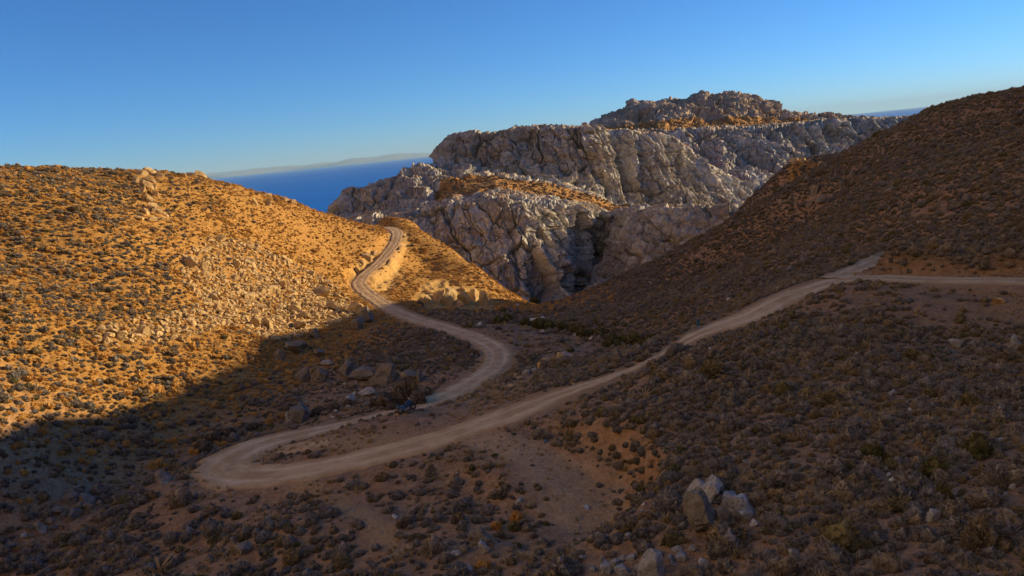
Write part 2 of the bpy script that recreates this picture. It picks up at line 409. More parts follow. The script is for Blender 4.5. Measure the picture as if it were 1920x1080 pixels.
base = g.mix(g.ramp(mot, [(0.36, 0.5), (0.50, 0.0)]), base, (0.15, 0.085, 0.045))
base = g.mix(g.math('MULTIPLY', g.ramp(gv, [(0.86, 0.0), (0.90, 1.0)]), 0.6), base, (0.50, 0.41, 0.31))
g.color(base)
hmix = g.math('ADD', g.math('MULTIPLY', n3, 0.5), g.math('MULTIPLY', n2, 1.2))
g.bump(hmix, 0.9, 0.25)
land = mesh_obj('hillside_ground', verts, grid_faces(len(AY), len(AX)), g.m)
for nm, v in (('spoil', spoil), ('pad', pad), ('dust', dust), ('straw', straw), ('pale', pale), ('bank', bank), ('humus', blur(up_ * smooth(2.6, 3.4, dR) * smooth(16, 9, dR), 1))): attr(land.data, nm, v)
tag(land, kind='structure')

def ribbon(name, path, hw, mat, seed, lift=0.02, ends=False):
    n = len(path); tg = np.gradient(path[:, :2], axis=0); tg /= np.linalg.norm(tg, axis=1)[:, None] + 1e-9
    nr = np.stack([-tg[:, 1], tg[:, 0]], 1); m = 19
    s = np.linspace(-1, 1, m); V = []; ac = []; al = []
    ln = np.concatenate([[0], np.cumsum(np.linalg.norm(np.diff(path[:, :2], axis=0), axis=1))])
    q = np.column_stack([ln / 1.5, np.zeros(n), np.zeros(n)])
    wl = hw * (1 + 0.30 * fbm(q, 4, seed, 0.7)); wr = hw * (1 + 0.30 * fbm(q + 50, 4, seed, 0.7))
    sunk = 0.45 * smooth(ln[-1] - 5, ln[-1], ln) if ends else 0
    for k in s:
        hwk = np.where(k < 0, wl, wr) * k
        xy = path[:, :2] + nr * hwk[:, None]
        e_ = abs(k); p_ = np.column_stack([xy, np.zeros(n)])
        z = path[:, 2] + lift - sunk - 0.14 * smooth(0.80, 1.0, e_) - 0.07 * np.exp(-((e_ - 0.42) / 0.13) ** 2) * (0.6 + 0.6 * vnoise(p_ / 3.0, seed + 3)) + 0.05 * fbm(p_ / 0.7, 3, seed)
        V.append(np.column_stack([xy, z])); ac.append(np.full(n, k)); al.append(ln)
    o = mesh_obj(name, np.concatenate(V), grid_faces(m, n)[:, ::-1], mat)
    attr(o.data, 'across', np.concatenate(ac)); attr(o.data, 'along', np.concatenate(al))
    return tag(o, kind='structure')
r = Mat('road_dust', 0.95, 0.1)
ac = r.attr('across'); al = r.attr('along')
cx = r.n('ShaderNodeCombineXYZ'); r.l(r.math('MULTIPLY', ac, 3.2), cx.inputs[0]); r.l(r.math('MULTIPLY', al, 0.16), cx.inputs[1])
st = r.noise(1.6, 5, 0.6, vec=cx.outputs[0]); fine = r.noise(7, 4, 0.6); big = r.noise(0.35, 3, 0.5)
aa = r.math('ABSOLUTE', ac)
tr = r.math('SUBTRACT', 1.0, r.math('MULTIPLY', r.math('ABSOLUTE', r.math('SUBTRACT', aa, 0.42)), 4.5), clamp=True)
c = r.ramp(st, [(0.3, (0.56, 0.37, 0.19)), (0.7, (0.76, 0.53, 0.295))])
patch = r.noise(0.45, 5, 0.65); rut = r.ramp(r.noise(0.22, 3, 0.5), [(0.35, 0.15), (0.65, 0.95)])
c = r.mix(r.ramp(patch, [(0.42, 0.75), (0.58, 0.0)]), c, (0.47, 0.285, 0.135))
c = r.mix(r.math('MULTIPLY', tr, rut), c, (0.84, 0.63, 0.38))
c = r.mix(r.ramp(aa, [(0.72, 0.0), (0.97, 0.85)]), c, (0.44, 0.26, 0.12))
c = r.mix(r.ramp(fine, [(0.35, 0.3), (0.6, 0.0)]), c, (0.36, 0.22, 0.105))
r.color(c).bump(r.math('ADD', fine, r.math('MULTIPLY', st, 0.6)), 0.5, 0.08)
hwR = 2.0 + 0.9 * np.exp(-((np.arange(len(road)) - np.argmin(np.linalg.norm(road[:, :2] - P(400, 885, 64)[:2], axis=1))) / 14.0) ** 2)
hwR = hwR * (1 - 0.76 * narrow_at(np.arange(len(road))))
ribbon('dirt_road', road, hwR, r.m, 5)
ribbon('dirt_track', apron, np.linspace(2.0, 2.3, len(apron)), r.m, 15, -0.005, True)
ribbon('dirt_track', pull, np.linspace(1.9, 0.7, len(pull)), r.m, 16, -0.01, True)

# ------------------------------------------------------------------ sea, far coast
s = Mat('sea_water', 0.55, 0.18)
s.color(s.ramp(s.noise(0.0012, 4, 0.6, stretch=(1, 3, 1)), [(0.3, (0.001, 0.19, 0.62)), (0.7, (0.002, 0.23, 0.74))]))
s.bump(s.noise(0.05, 5, 0.7), 0.6, 6.0)
SEA = -125.0
xs = np.concatenate([-np.geomspace(70000, 500, 24), [0], np.geomspace(500, 70000, 24)]); ys = np.concatenate([[-3000], np.geomspace(250, 60000, 40)])
sx, sy = np.meshgrid(xs, ys)
tag(mesh_obj('sea', np.column_stack([sx.ravel(), sy.ravel(), np.full(sx.size, SEA)]), grid_faces(len(ys), len(xs)), s.m), kind='structure')
n = 260; xx = np.linspace(-36000, 2500, n); rows = []
pr = np.column_stack([xx / 3400, np.zeros(n), np.zeros(n)])
crest = (350 + 130 * fbm(pr, 4, 8) + 70 * fbm(pr * 5, 3, 12)) * smooth(2500, -9000, xx) * (0.45 + 0.55 * smooth(-36000, -22000, xx))
for dy, k in ((0, -0.1), (700, 0.25), (2000, 0.6), (3800, 1.0), (5500, 0.5), (8000, -0.1)):
    rows.append(np.column_stack([xx, 56000 + dy + 900 * fbm(pr * 2 + dy, 3, 4), SEA + crest * k * (1 + 0.15 * fbm(pr * 6 + dy, 3, 5))]))
cm = Mat('far_land'); cm.color(cm.ramp(cm.noise(0.0006, 5, 0.6), [(0.35, (0.34, 0.31, 0.26)), (0.7, (0.50, 0.46, 0.38))]))
tag(mesh_obj('far_coast', np.concatenate(rows), grid_faces(len(rows), n), cm.m), kind='structure')
# the air over the sea: one closed box round camera and scene
HZ = 1.7e-5
hv = bpy.data.materials.new('sea_air'); hv.use_nodes = True; hv.node_tree.nodes.clear()
ho = hv.node_tree.nodes.new('ShaderNodeOutputMaterial'); hp = hv.node_tree.nodes.new('ShaderNodeVolumePrincipled')
hp.inputs['Color'].default_value = (0.48, 0.76, 1.0, 1); hp.inputs['Density'].default_value = HZ
hv.node_tree.links.new(hp.outputs[0], ho.inputs['Volume'])
bx = [(x, y, z) for z in (SEA - 60, 620) for y in (-4000, 66500) for x in (-72000, 72000)]
tag(mesh_obj('haze', bx, [(0, 2, 3, 1), (4, 5, 7, 6), (0, 1, 5, 4), (2, 6, 7, 3), (0, 4, 6, 2), (1, 3, 7, 5)], hv, None, False), kind='stuff')

# ------------------------------------------------------------------ limestone massifs
rk = Mat('limestone', 0.92, 0.15)
pos = rk.coord(); nz = rk.n('ShaderNodeSeparateXYZ'); rk.l(rk.n('ShaderNodeNewGeometry').outputs['Normal'], nz.inputs[0])
r1 = rk.noise(0.35, 6, 0.65); r2 = rk.noise(0.05, 4, 0.6); r3 = rk.noise(1.4, 5, 0.65, stretch=(1, 1, 0.35))
c = rk.ramp(r1, [(0.30, (0.17, 0.17, 0.17)), (0.48, (0.43, 0.415, 0.38)), (0.70, (0.72, 0.68, 0.58))])
c = rk.mix(rk.ramp(r2, [(0.52, 0.0), (0.72, 0.45)]), c, (0.42, 0.26, 0.13))
c = rk.mix(rk.ramp(r3, [(0.36, 0.55), (0.5, 0.0)]), c, (0.11, 0.095, 0.08))
blk = rk.attr('block')
c = rk.mix(rk.ramp(blk, [(0.28, 0.45), (0.5, 0.0)]), c, (0.20, 0.185, 0.165)); c = rk.mix(rk.ramp(blk, [(0.55, 0.0), (0.75, 0.5)]), c, (0.66, 0.63, 0.57))
streak = rk.noise(0.5, 5, 0.7, stretch=(1, 1, 0.07)); band = rk.noise(0.22, 4, 0.6, stretch=(0.12, 0.12, 1.6))
c = rk.mix(rk.ramp(streak, [(0.54, 0.0), (0.68, 0.55)]), c, (0.16, 0.145, 0.13)); c = rk.mix(rk.ramp(band, [(0.54, 0.0), (0.70, 0.45)]), c, (0.40, 0.27, 0.15))
flat = rk.ramp(rk.math('ADD', nz.outputs[2], rk.math('MULTIPLY', r1, 0.3)), [(0.84, 0.0), (1.02, 1.0)])
soilc = rk.ramp(r1, [(0.35, (0.30, 0.145, 0.045)), (0.65, (0.54, 0.29, 0.095))])
soilf = rk.math('MAXIMUM', rk.math('MULTIPLY', flat, 0.7), rk.attr('soil'))
c = rk.mix(soilf, c, soilc)
rk.color(c).bump(rk.math('ADD', rk.math('MULTIPLY', r1, 1.0), rk.math('MULTIPLY', r3, 0.6)), 1.0, 0.9)

def resample(row, S):
    a_ = np.array(row, float); x = a_[0, 0] + (a_[-1, 0] - a_[0, 0]) * S
    py = np.interp(x, a_[:, 0], a_[:, 1]); Y = np.interp(x, a_[:, 0], a_[:, 2])
    return np.array([P(x[i], py[i], Y[i]) for i in range(len(x))])

def massif(name, rows, ncol, subs, rough, soil, amp=1.0, cell=7.0, seed=0, strata=0.6, soil_from=None):
    S = np.linspace(0, 1, ncol)
    R = [resample(q, S) for q in rows]
    V, ro, so = [], [], []
    for i in range(len(R) - 1):
        t = np.linspace(0, 1, subs[i], endpoint=(i == len(R) - 2))
        for k in t:
            V.append(R[i] * (1 - k) + R[i + 1] * k); ro.append(np.full(ncol, rough[i] * (1 - k) + rough[i + 1] * k))
            so.append(np.full(ncol, soil[i] if soil[i] == soil[i + 1] or k < 0.5 else soil[i + 1]))
    V = np.array(V); m = len(V)
    # soften the joints between the ruled strips
    for _ in range(3):
        W = V.copy(); W[1:-1] = (V[:-2] + 2 * V[1:-1] + V[2:]) / 4; W[:, 1:-1] = (W[:, :-2] + 2 * W[:, 1:-1] + W[:, 2:]) / 4; V = W
    ro, so = np.array(ro), np.array(so)
    if soil_from:                                # left of this the ledge is bare rock
        k_ = smooth(soil_from[0], soil_from[1], S)[None, :] * np.ones((m, 1)); on = so > 0.5
        ro = np.where(on, ro * k_ + 0.8 * (1 - k_), ro); so = so * (k_ + 0.45 * fbm(np.column_stack([np.tile(S * 38, m), np.repeat(np.arange(m) / 9.0, ncol), np.zeros(m * ncol)]), 4, seed + 60).reshape(m, ncol) > 0.5)
    du = np.gradient(V, axis=1); dv = np.gradient(V, axis=0)
    nr = np.cross(du, dv); nr /= np.linalg.norm(nr, axis=2)[:, :, None] + 1e-9
    if (nr * V).sum() > 0: nr = -nr
    p = V.reshape(-1, 3); nr = nr.reshape(-1, 3); ro = ro.ravel(); so = so.ravel()
    warp = np.stack([fbm(p / (cell * 2.2), 4, seed + 40), fbm(p / (cell * 2.2), 4, seed + 41), fbm(p / (cell * 2.2), 4, seed + 42)], 1)
    q = p + warp * cell * 0.8
    lean = np.column_stack([q[:, 0] + 0.25 * q[:, 2], q[:, 1], q[:, 2] - 0.12 * q[:, 0]])
    L_, el_, hl = facets(lean / np.array([cell * 3.4, cell * 3.4, cell * 9.0]) + 1.3, seed + 31); A_, ea, ha = facets(lean / np.array([cell * 1.35, cell * 1.35, cell * 4.2]), seed)
    B_, eb, hb = facets(lean / np.array([cell * .62, cell * .62, cell * 2.2]) + 7.7, seed + 11)
    C_, ec, hc = facets(lean / np.array([cell * .30, cell * .30, cell * .42]) + 3.1, seed + 23)
    gul = fbm(p / np.array([cell * 2.6, cell * 2.6, cell * 14.0]), 4, seed + 5)
    d = cell * 1.25 * (0.55 - np.abs(gul) * 2.2) + cell * (1.05 * L_ - 0.7 * smooth(0.05, 0.0, el_))
    d += cell * (0.42 * A_ - 0.40 * smooth(0.09, 0.0, ea)) + cell * (0.19 * B_ - 0.16 * smooth(0.11, 0.0, eb)) + cell * (0.09 * C_ - 0.08 * smooth(0.15, 0.0, ec))
    st_ = (p[:, 2] + 0.06 * p[:, 0] + 3.0 * fbm(p / 30.0, 3, seed + 15)) / (cell * 1.05); fr_ = st_ - np.floor(st_)
    d += strata * cell * (0.30 * (0.5 - fr_) + 0.25 * (hash3(np.floor(st_).astype(np.int64), np.floor(p[:, 0] / (cell * 4)).astype(np.int64) * 0, np.zeros(len(p), np.int64), seed) - 0.5))
    d += cell * 0.05 * fbm(p / (cell * .12), 3, seed + 6)
    nd_ = nr * np.array([1, 1, 0.6]); d = np.where(d > 0, d * (1 - 0.38 * np.clip(nr[:, 2] * 1.6, 0, 1)), d)
    V2 = p + nd_ * (d * ro * amp)[:, None] + np.array([0, 0, 1.0]) * (ro * amp * cell * 0.16 * (hb - 0.5))[:, None]
    o = mesh_obj(name, V2, grid_faces(m, ncol), rk.m)
    fc = o.data
    attr(o.data, 'soil', so); attr(o.data, 'block', np.clip(0.5 * ha + 0.3 * hl + 0.2 * hb, 0, 1))
    o.data.polygons.foreach_set('use_smooth', np.zeros(len(o.data.polygons), bool))
    return tag(o, kind='structure'), V2.reshape(m, ncol, 3), so.reshape(m, ncol)

U_top = [(812, 297, 520), (822, 275, 515), (845, 256, 512), (875, 250, 510), (905, 254, 508), (940, 247, 505), (975, 239, 500), (1040, 238, 495), (1100, 240, 490), (1160, 244, 505), (1225, 249, 515), (1260, 259, 522), (1290, 279, 530), (1310, 301, 536), (1340, 319, 545), (1375, 339, 555), (1415, 347, 565)]
U_base = [(812, 302, 498), (850, 304, 490), (900, 320, 480), (950, 326, 472), (1000, 338, 466), (1060, 350, 468), (1110, 362, 472), (1150, 384, 478), (1200, 394, 484), (1300, 392, 500), (1415, 388, 520)]
def back(row, dy, dY): return [(x, y + dy, Y + dY) for x, y, Y in row]
def midrow(a_, b_, k=0.5, dY=0):
    a_, b_ = np.array(a_, float), np.array(b_, float); x = a_[:, 0]
    return [(x[i], a_[i, 1] * (1 - k) + np.interp(x[i], b_[:, 0], b_[:, 1]) * k, a_[i, 2] * (1 - k) + np.interp(x[i], b_[:, 0], b_[:, 2]) * k + dY) for i in range(len(x))]
MASS_upper_cliff = massif('upper_cliff', [back(U_top, 90, 160), back(U_top, 3, 130), back(U_top, -1, 25), U_top, midrow(U_top, U_base, 0.55, 4), U_base, back(U_base, 40, -8)], 620, [6, 14, 12, 70, 60, 12], [.2, .12, .3, .95, 1.1, .9, .5], [0, 1, 1, 0, 0, 0, 0], 1.0, 7.0, 3)
M_top = [(622, 402, 428), (632, 380, 430), (642, 368, 430), (655, 352, 432), (690, 345, 435), (735, 333, 440), (757, 319, 445), (800, 307, 450), (830, 303, 455), (880, 312, 458), (950, 326, 462), (1000, 338, 460), (1060, 350, 462), (1110, 362, 466), (1150, 384, 472), (1200, 390, 478), (1370, 386, 500)]
M_led = [(622, 405, 418), (660, 402, 415), (700, 400, 412), (760, 389, 412), (820, 376, 415), (870, 347, 424), (930, 337, 430), (1000, 346, 430), (1060, 357, 434), (1110, 372, 438), (1150, 390, 444), (1200, 389, 455), (1370, 386, 470)]
M_edge = [(622, 412, 400), (690, 412, 385), (760, 401, 380), (830, 386, 378), (900, 376, 376), (1000, 379, 374), (1060, 386, 382), (1110, 397, 398), (1148, 405, 420), (1160, 398, 410), (1200, 391, 396), (1280, 389, 376), (1370, 387, 356)]
M_mid = [(622, 430, 392), (690, 445, 376), (760, 450, 370), (830, 452, 366), (900, 456, 363), (1000, 460, 361), (1050, 466, 372), (1090, 470, 398), (1118, 474, 424), (1135, 468, 404), (1200, 460, 376), (1280, 445, 360), (1370, 415, 346)]
M_bot = [(622, 520, 386), (760, 560, 360), (900, 565, 346), (980, 575, 341), (1050, 580, 356), (1085, 580, 396), (1115, 578, 356), (1200, 562, 345), (1300, 525, 338), (1370, 475, 334)]
MASS_gorge_cliff = massif('gorge_cliff', [back(M_top, 60, 90), back(M_top, 8, 35), M_top, M_led, M_edge, M_mid, M_bot, back(M_bot, 90, -12)], 760, [5, 10, 40, 46, 60, 80, 20], [.3, .6, .95, .13, .85, 1.1, 1.1, .5], [0, 0, 0, 1, 0, 0, 0, 0], 1.0, 6.0, 21, 0.6, (0.22, 0.31))
F_top = [(1105, 252, 700), (1180, 246, 690), (1240, 247, 680), (1300, 243, 680), (1400, 238, 690), (1500, 232, 700), (1560, 226, 720), (1640, 223, 740), (1700, 221, 760), (1780, 226, 780)]
F_bot = [(1105, 350, 610), (1300, 352, 610), (1450, 350, 620), (1780, 335, 690)]
MASS_plateau_cliff = massif('plateau_cliff', [back(F_top, 40, 300), back(F_top, -2, 140), F_top, midrow(F_top, F_bot, .5, 8), F_bot, back(F_bot, 90, -10)], 420, [5, 24, 44, 40, 10], [.2, .12, .85, 1.1, .9, .5], [0, 1, 0, 0, 0, 0], 1.0, 8.0, 51)
S_top = [(1112, 240, 850), (1119, 226, 855), (1128, 221, 860), (1150, 212, 865), (1165, 205, 868), (1185, 194, 870), (1215, 188, 872), (1250, 187, 875), (1290, 186, 872), (1310, 180, 872), (1350, 174, 876), (1385, 176, 882), (1410, 184, 885), (1430, 193, 885), (1450, 194, 885), (1465, 204, 885), (1500, 211, 890), (1560, 215, 890), (1590, 219, 890), (1640, 226, 890)]
S_bot = [(1112, 246, 790), (1170, 245, 762), (1240, 243, 745), (1300, 240, 775), (1400, 234, 815), (1500, 229, 845), (1640, 229, 868)]
MASS_rocky_summit = massif('rocky_summit', [back(S_top, 60, 120), back(S_top, 6, 45), S_top, midrow(S_top, S_bot, .5, 0), S_bot, back(S_bot, 30, -12)], 380, [5, 8, 34, 30, 8], [.3, .7, .95, 1, .4, .3], [.4, .4, .4, .45, 1, 1], 1.1, 9.0, 71, 1.0)


# ------------------------------------------------------------------ rocks
def rock_mesh(name, seed, cuts=11, sub=3):
    rg = np.random.default_rng(seed)
    bm = bmesh.new(); bmesh.ops.create_icosphere(bm, subdivisions=sub, radius=0.5)
    co = np.array([v.co[:] for v in bm.verts]); fs = [tuple(v.index for v in f.verts) for f in bm.faces]; bm.free()
    for _ in range(cuts):
        n_ = rg.normal(size=3); n_ /= np.linalg.norm(n_); h = rg.uniform(0.15, 0.34)
        d = co @ n_ - h; co = co - np.maximum(d, 0)[:, None] * n_[None] * 0.95
    A_, ea, _ = facets(co * 2.6 + seed, seed); B_, eb, _ = facets(co * 6.5 + seed, seed + 5)
    co *= (1 + 0.07 * fbm(co * 2.6 + seed, 3, seed) + 0.16 * A_ - 0.08 * smooth(0.08, 0, ea) + 0.06 * B_ - 0.03 * smooth(0.08, 0, eb) + 0.025 * fbm(co * 15 + seed, 2, seed + 4))[:, None]
    co /= (co.max(0) - co.min(0))[None]; co[:, 2] -= co[:, 2].min()
    me = bpy.data.meshes.new(name); me.from_pydata([tuple(map(float, v)) for v in co], [], fs); me.update()
    me.polygons.foreach_set('use_smooth', np.zeros(len(me.polygons), bool))
    return me
def rock_mat(name, stops, stain):
    m = Mat(name, 0.9, 0.15); ob = m.coord(True); rn = m.n('ShaderNodeObjectInfo').outputs['Random']
    a1 = m.noise(2.2, 6, 0.65, vec=ob); a2 = m.noise(9.0, 4, 0.6, vec=ob); a3 = m.noise(1.1, 3, 0.5, vec=ob, stretch=(1, 1, 3))
    c_ = m.ramp(a1, stops); c_ = m.mix(m.ramp(a3, [(0.52, 0.0), (0.66, 0.55)]), c_, stain)
    c_ = m.mix(m.ramp(a2, [(0.30, 0.6), (0.46, 0.0)]), c_, (0.07, 0.066, 0.062))
    c_ = m.mix(m.math('MULTIPLY', rn, 0.35), c_, tuple(x * 0.55 for x in stops[1][1]))
    m.color(c_).bump(m.math('ADD', a1, m.math('MULTIPLY', a2, 0.5)), 0.8, 0.08); return m.m
PALE = rock_mat('pale_rock', [(0.3, (0.20, 0.195, 0.19)), (0.5, (0.36, 0.35, 0.34)), (0.72, (0.56, 0.55, 0.54))], (0.33, 0.23, 0.14))
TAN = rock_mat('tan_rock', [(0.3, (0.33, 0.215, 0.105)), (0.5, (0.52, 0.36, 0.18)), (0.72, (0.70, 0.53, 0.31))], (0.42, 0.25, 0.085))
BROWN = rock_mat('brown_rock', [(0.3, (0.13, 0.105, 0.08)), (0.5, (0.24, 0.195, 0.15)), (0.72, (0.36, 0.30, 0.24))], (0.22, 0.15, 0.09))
WHITE = rock_mat('white_stone', [(0.3, (0.48, 0.45, 0.41)), (0.5, (0.64, 0.61, 0.57)), (0.72, (0.80, 0.77, 0.73))], (0.48, 0.40, 0.31))
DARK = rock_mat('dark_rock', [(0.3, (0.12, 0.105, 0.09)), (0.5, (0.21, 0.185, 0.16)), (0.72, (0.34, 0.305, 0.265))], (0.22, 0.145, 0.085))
_rm = {}; ROCKS = []
def rock(px, py, wpx, hpx, mat, label, group=None, seed=0, name='boulder', depth=0.85, roll_=None, sink=0.2, sub=3):
    """a stone whose foot stands on the ground seen at (px, py+hpx/2); its size follows from its distance"""
    p = hit(px, py + hpx * 0.42); d = np.linalg.norm(p) ; k = d / F
    key = (mat.name, seed % 9, sub)
    if key not in _rm:
        _rm[key] = rock_mesh(name, 100 + seed % 9 * 7 + len(mat.name), 13 + seed % 5, sub); _rm[key].materials.append(mat)
    o = bpy.data.objects.new(name, _rm[key]); COL.objects.link(o)
    wpx, hpx = (wpx * 0.82, hpx * 0.82) if mat in (BROWN,) or (mat is TAN and wpx > 24) else (wpx, hpx)
    sx_, sz_ = wpx * k, hpx * k * (1.0 + sink)
    o.scale = (sx_, sx_ * depth, sz_); o.location = p + np.array([0, 0, -sz_ * sink])
    rr_ = random.Random(seed * 31 + int(px))
    o.rotation_euler = (rr_.uniform(-.12, .12), (roll_ if roll_ is not None else rr_.uniform(-.15, .15)), rr_.uniform(-.5, .5))
    ROCKS.append((p[0], p[1], sx_ * 0.5)); return tag(o, label, 'rock', group)
# the outcrop in the right foreground
OG = 'boulders of the grey outcrop in the right foreground'
rock(1331, 917, 54, 45, PALE, 'pale pitted boulder lying on top of the grey outcrop in the foreground', OG, 1, sub=4, roll_=0.25)
rock(1309, 917, 37, 35, PALE, 'rounded grey boulder leaning left of the pitted top boulder of the outcrop', OG, 2, sub=4)
rock(1323, 966, 63, 78, DARK, 'tall dark upright boulder carrying the pale ones of the foreground outcrop', OG, 3, sub=5, sink=0.06)
rock(1359, 941, 44, 35, PALE, 'brown-edged boulder wedged in the middle of the foreground outcrop', OG, 4, sub=4, roll_=0.5)
rock(1393, 949, 63, 33, PALE, 'long pale boulder sloping down at the right end of the foreground outcrop', OG, 5, sub=4, roll_=0.5)
rock(1361, 968, 39, 47, DARK, 'bluish grey boulder under the wedged one in the foreground outcrop', OG, 6, sub=4)
rock(1402, 967, 29, 21, PALE, 'small grey block under the long sloping boulder of the outcrop', OG, 7)
rock(1415, 980, 22, 15, WHITE, 'whitish stone at the right foot of the foreground outcrop', OG, 8)
rock(1443, 979, 11, 11, WHITE, 'little white stone lying apart to the right of the foreground outcrop', None, 9, 'stone')
# bottom edge
BG = 'stones along the bottom edge of the picture'
rock(1230, 1060, 56, 52, PALE, 'largest pale veined boulder at the bottom edge of the picture', BG, 11, sub=4)
rock(1172, 1071, 30, 22, PALE, 'square grey block beside the largest boulder at the bottom edge', BG, 12, sub=4)
rock(1138, 1066, 26, 24, PALE, 'rounded grey boulder left of the square block at the bottom edge', BG, 13, sub=4)
for i, (x, y, w_, h_) in enumerate([(1153, 1055, 20, 14), (1261, 1047, 13, 13), (1279, 1043, 23, 16), (1265, 1056, 14, 11), (1129, 1047, 13, 15), (1094, 1046, 13, 10), (1268, 1027, 20, 10), (1297, 1029, 15, 14), (1167, 1046, 16, 12), (1186, 1046, 20, 12), (1182, 1002, 16, 8), (1112, 1067, 12, 9), (1200, 1066, 14, 18)]):
    rock(x, y, w_, h_, PALE, 'grey stone among the boulders along the bottom edge right of centre', BG, 20 + i, 'stone')
rock(1319, 1056, 19, 17, WHITE, 'round whitish stone alone right of the boulders at the bottom edge', None, 34, 'stone')
rock(1207, 946, 11, 7, WHITE, 'flat white stone at the edge of the bare pad left of the outcrop', None, 35, 'stone')
# cluster right of the bottom centre
CG = 'cluster of grey boulders below the bare pad'
rock(910, 1003, 31, 30, DARK, 'topmost and largest boulder of the cluster below the bare pad', CG, 41, sub=4)
rock(918, 1014, 20, 18, DARK, 'round boulder tucked right under the topmost of the cluster below the pad', CG, 42)
rock(900, 1027, 25, 27, PALE, 'leaning pale boulder at the lower middle of the cluster below the pad', CG, 43, roll_=0.4)
rock(870, 1025, 22, 20, DARK, 'dark round boulder at the left of the cluster below the pad', CG, 44)
rock(857, 1038, 21, 14, PALE, 'low bluish stone at the lower left end of the cluster below the pad', CG, 45)
rock(877, 1067, 19, 17, WHITE, 'pale stone standing alone below the cluster near the bottom edge', None, 46, 'stone')
rock(741, 967, 11, 8, WHITE, 'whitish stone alone among the dark shrubs left of the bare pad', None, 47, 'stone')
rock(1023, 1032, 9, 7, WHITE, 'small white stone on bare soil right of the boulder cluster', None, 48, 'stone')
rock(980, 938, 20, 13, PALE, 'long pale stone lying slanted beside an ochre grass patch', None, 49, 'stone', depth=0.4, roll_=-0.6)
# right slope
for i, (x, y, w_, h_, m_, lb) in enumerate([
    (1753, 967, 32, 25, PALE, 'grooved pale grey boulder alone on the lower right slope'), (1493, 1042, 18, 26, PALE, 'narrow upright grey stone near the bottom edge on the right slope'),
    (1673, 900, 15, 9, WHITE, 'flat whitish stone above the grooved boulder on the right slope'), (1612, 931, 11, 8, WHITE, 'small pale block below left of the flat whitish stone'),
    (1665, 889, 8, 6, WHITE, 'rounded white pebble right above the flat whitish stone'), (1877, 824, 11, 6, WHITE, 'bluish white flat stone behind a large shrub at the right'),
    (1888, 895, 13, 9, WHITE, 'bluish white stone near the right edge, the upper of two'), (1898, 913, 12, 9, WHITE, 'bluish white stone near the right edge, the lower of two'),
    (1399, 866, 13, 6, PALE, 'thin flat stone above the foreground outcrop'), (1578, 690, 13, 7, WHITE, 'bright white oval stone on the middle of the right slope'),
    (1795, 645, 22, 18, PALE, 'pale wedge-shaped boulder standing up near the right edge'), (1770, 659, 16, 14, DARK, 'dark grey block left below the wedge-shaped boulder'),
    (1872, 563, 20, 11, TAN, 'tan slab on the bare spoil below the upper road'), (1675, 737, 15, 11, PALE, 'grey block among dense shrubs below the white oval stone'),
    (1767, 727, 10, 12, PALE, 'upright pale stone among dense shrubs on the upper right slope'), (1331, 653, 7, 5, WHITE, 'tiny white stone just below the ascending road'),
    (1366, 560, 10, 4, WHITE, 'thin bright stone on the slope above the ascending road'), (1905, 640, 22, 20, PALE, 'grey boulder cut by the right edge of the picture above the dense shrubs'),
    (1915, 770, 14, 16, DARK, 'dark boulder at the right edge halfway down the slope'), (1612, 738, 10, 9, PALE, 'upright grey stone among shrubs left of the grey block'), (1705, 768, 9, 6, WHITE, 'white pebble on the right slope below the grey block')]):
    rock(x, y, w_, h_, m_, lb, None, 60 + i, 'boulder' if w_ > 14 else 'stone')
# bottom left heap
HG_ = 'heap of grey stones at the lower left'
for i, (x, y, w_, h_) in enumerate([(110, 955, 21, 11), (143, 963, 23, 19), (133, 933, 33, 17), (167, 935, 30, 19), (118, 967, 11, 9), (77, 988, 27, 14), (53, 988, 11, 7), (167, 951, 18, 14), (92, 975, 16, 10), (152, 948, 14, 12), (100, 990, 13, 9), (186, 944, 16, 12)]):
    rock(x, y, w_, h_, DARK, 'grey stone in the loose heap at the lower left', HG_, 90 + i, 'boulder')
rock(45, 1005, 10, 9, WHITE, 'bluish white stone left below the grey heap at the lower left', None, 103, 'stone')
rock(307, 894, 40, 19, DARK, 'low dark boulder beside the outer edge of the hairpin bend', None, 104, sub=4)
rock(255, 915, 22, 12, DARK, 'small dark boulder left of the low one by the hairpin bend', None, 105)
MG = 'boulders among the shrubs below the hairpin bend'
for i, (x, y, w_, h_) in enumerate([(480, 1000, 24, 22), (443, 1013, 20, 16), (457, 1028, 36, 22), (467, 988, 10, 14), (425, 1040, 16, 14), (448, 985, 14, 12), (395, 1045, 22, 20), (365, 1030, 14, 10)]):
    rock(x, y, w_ * .8, h_ * .8, DARK, 'grey boulder among dark shrubs below the hairpin bend', MG, 110 + i)
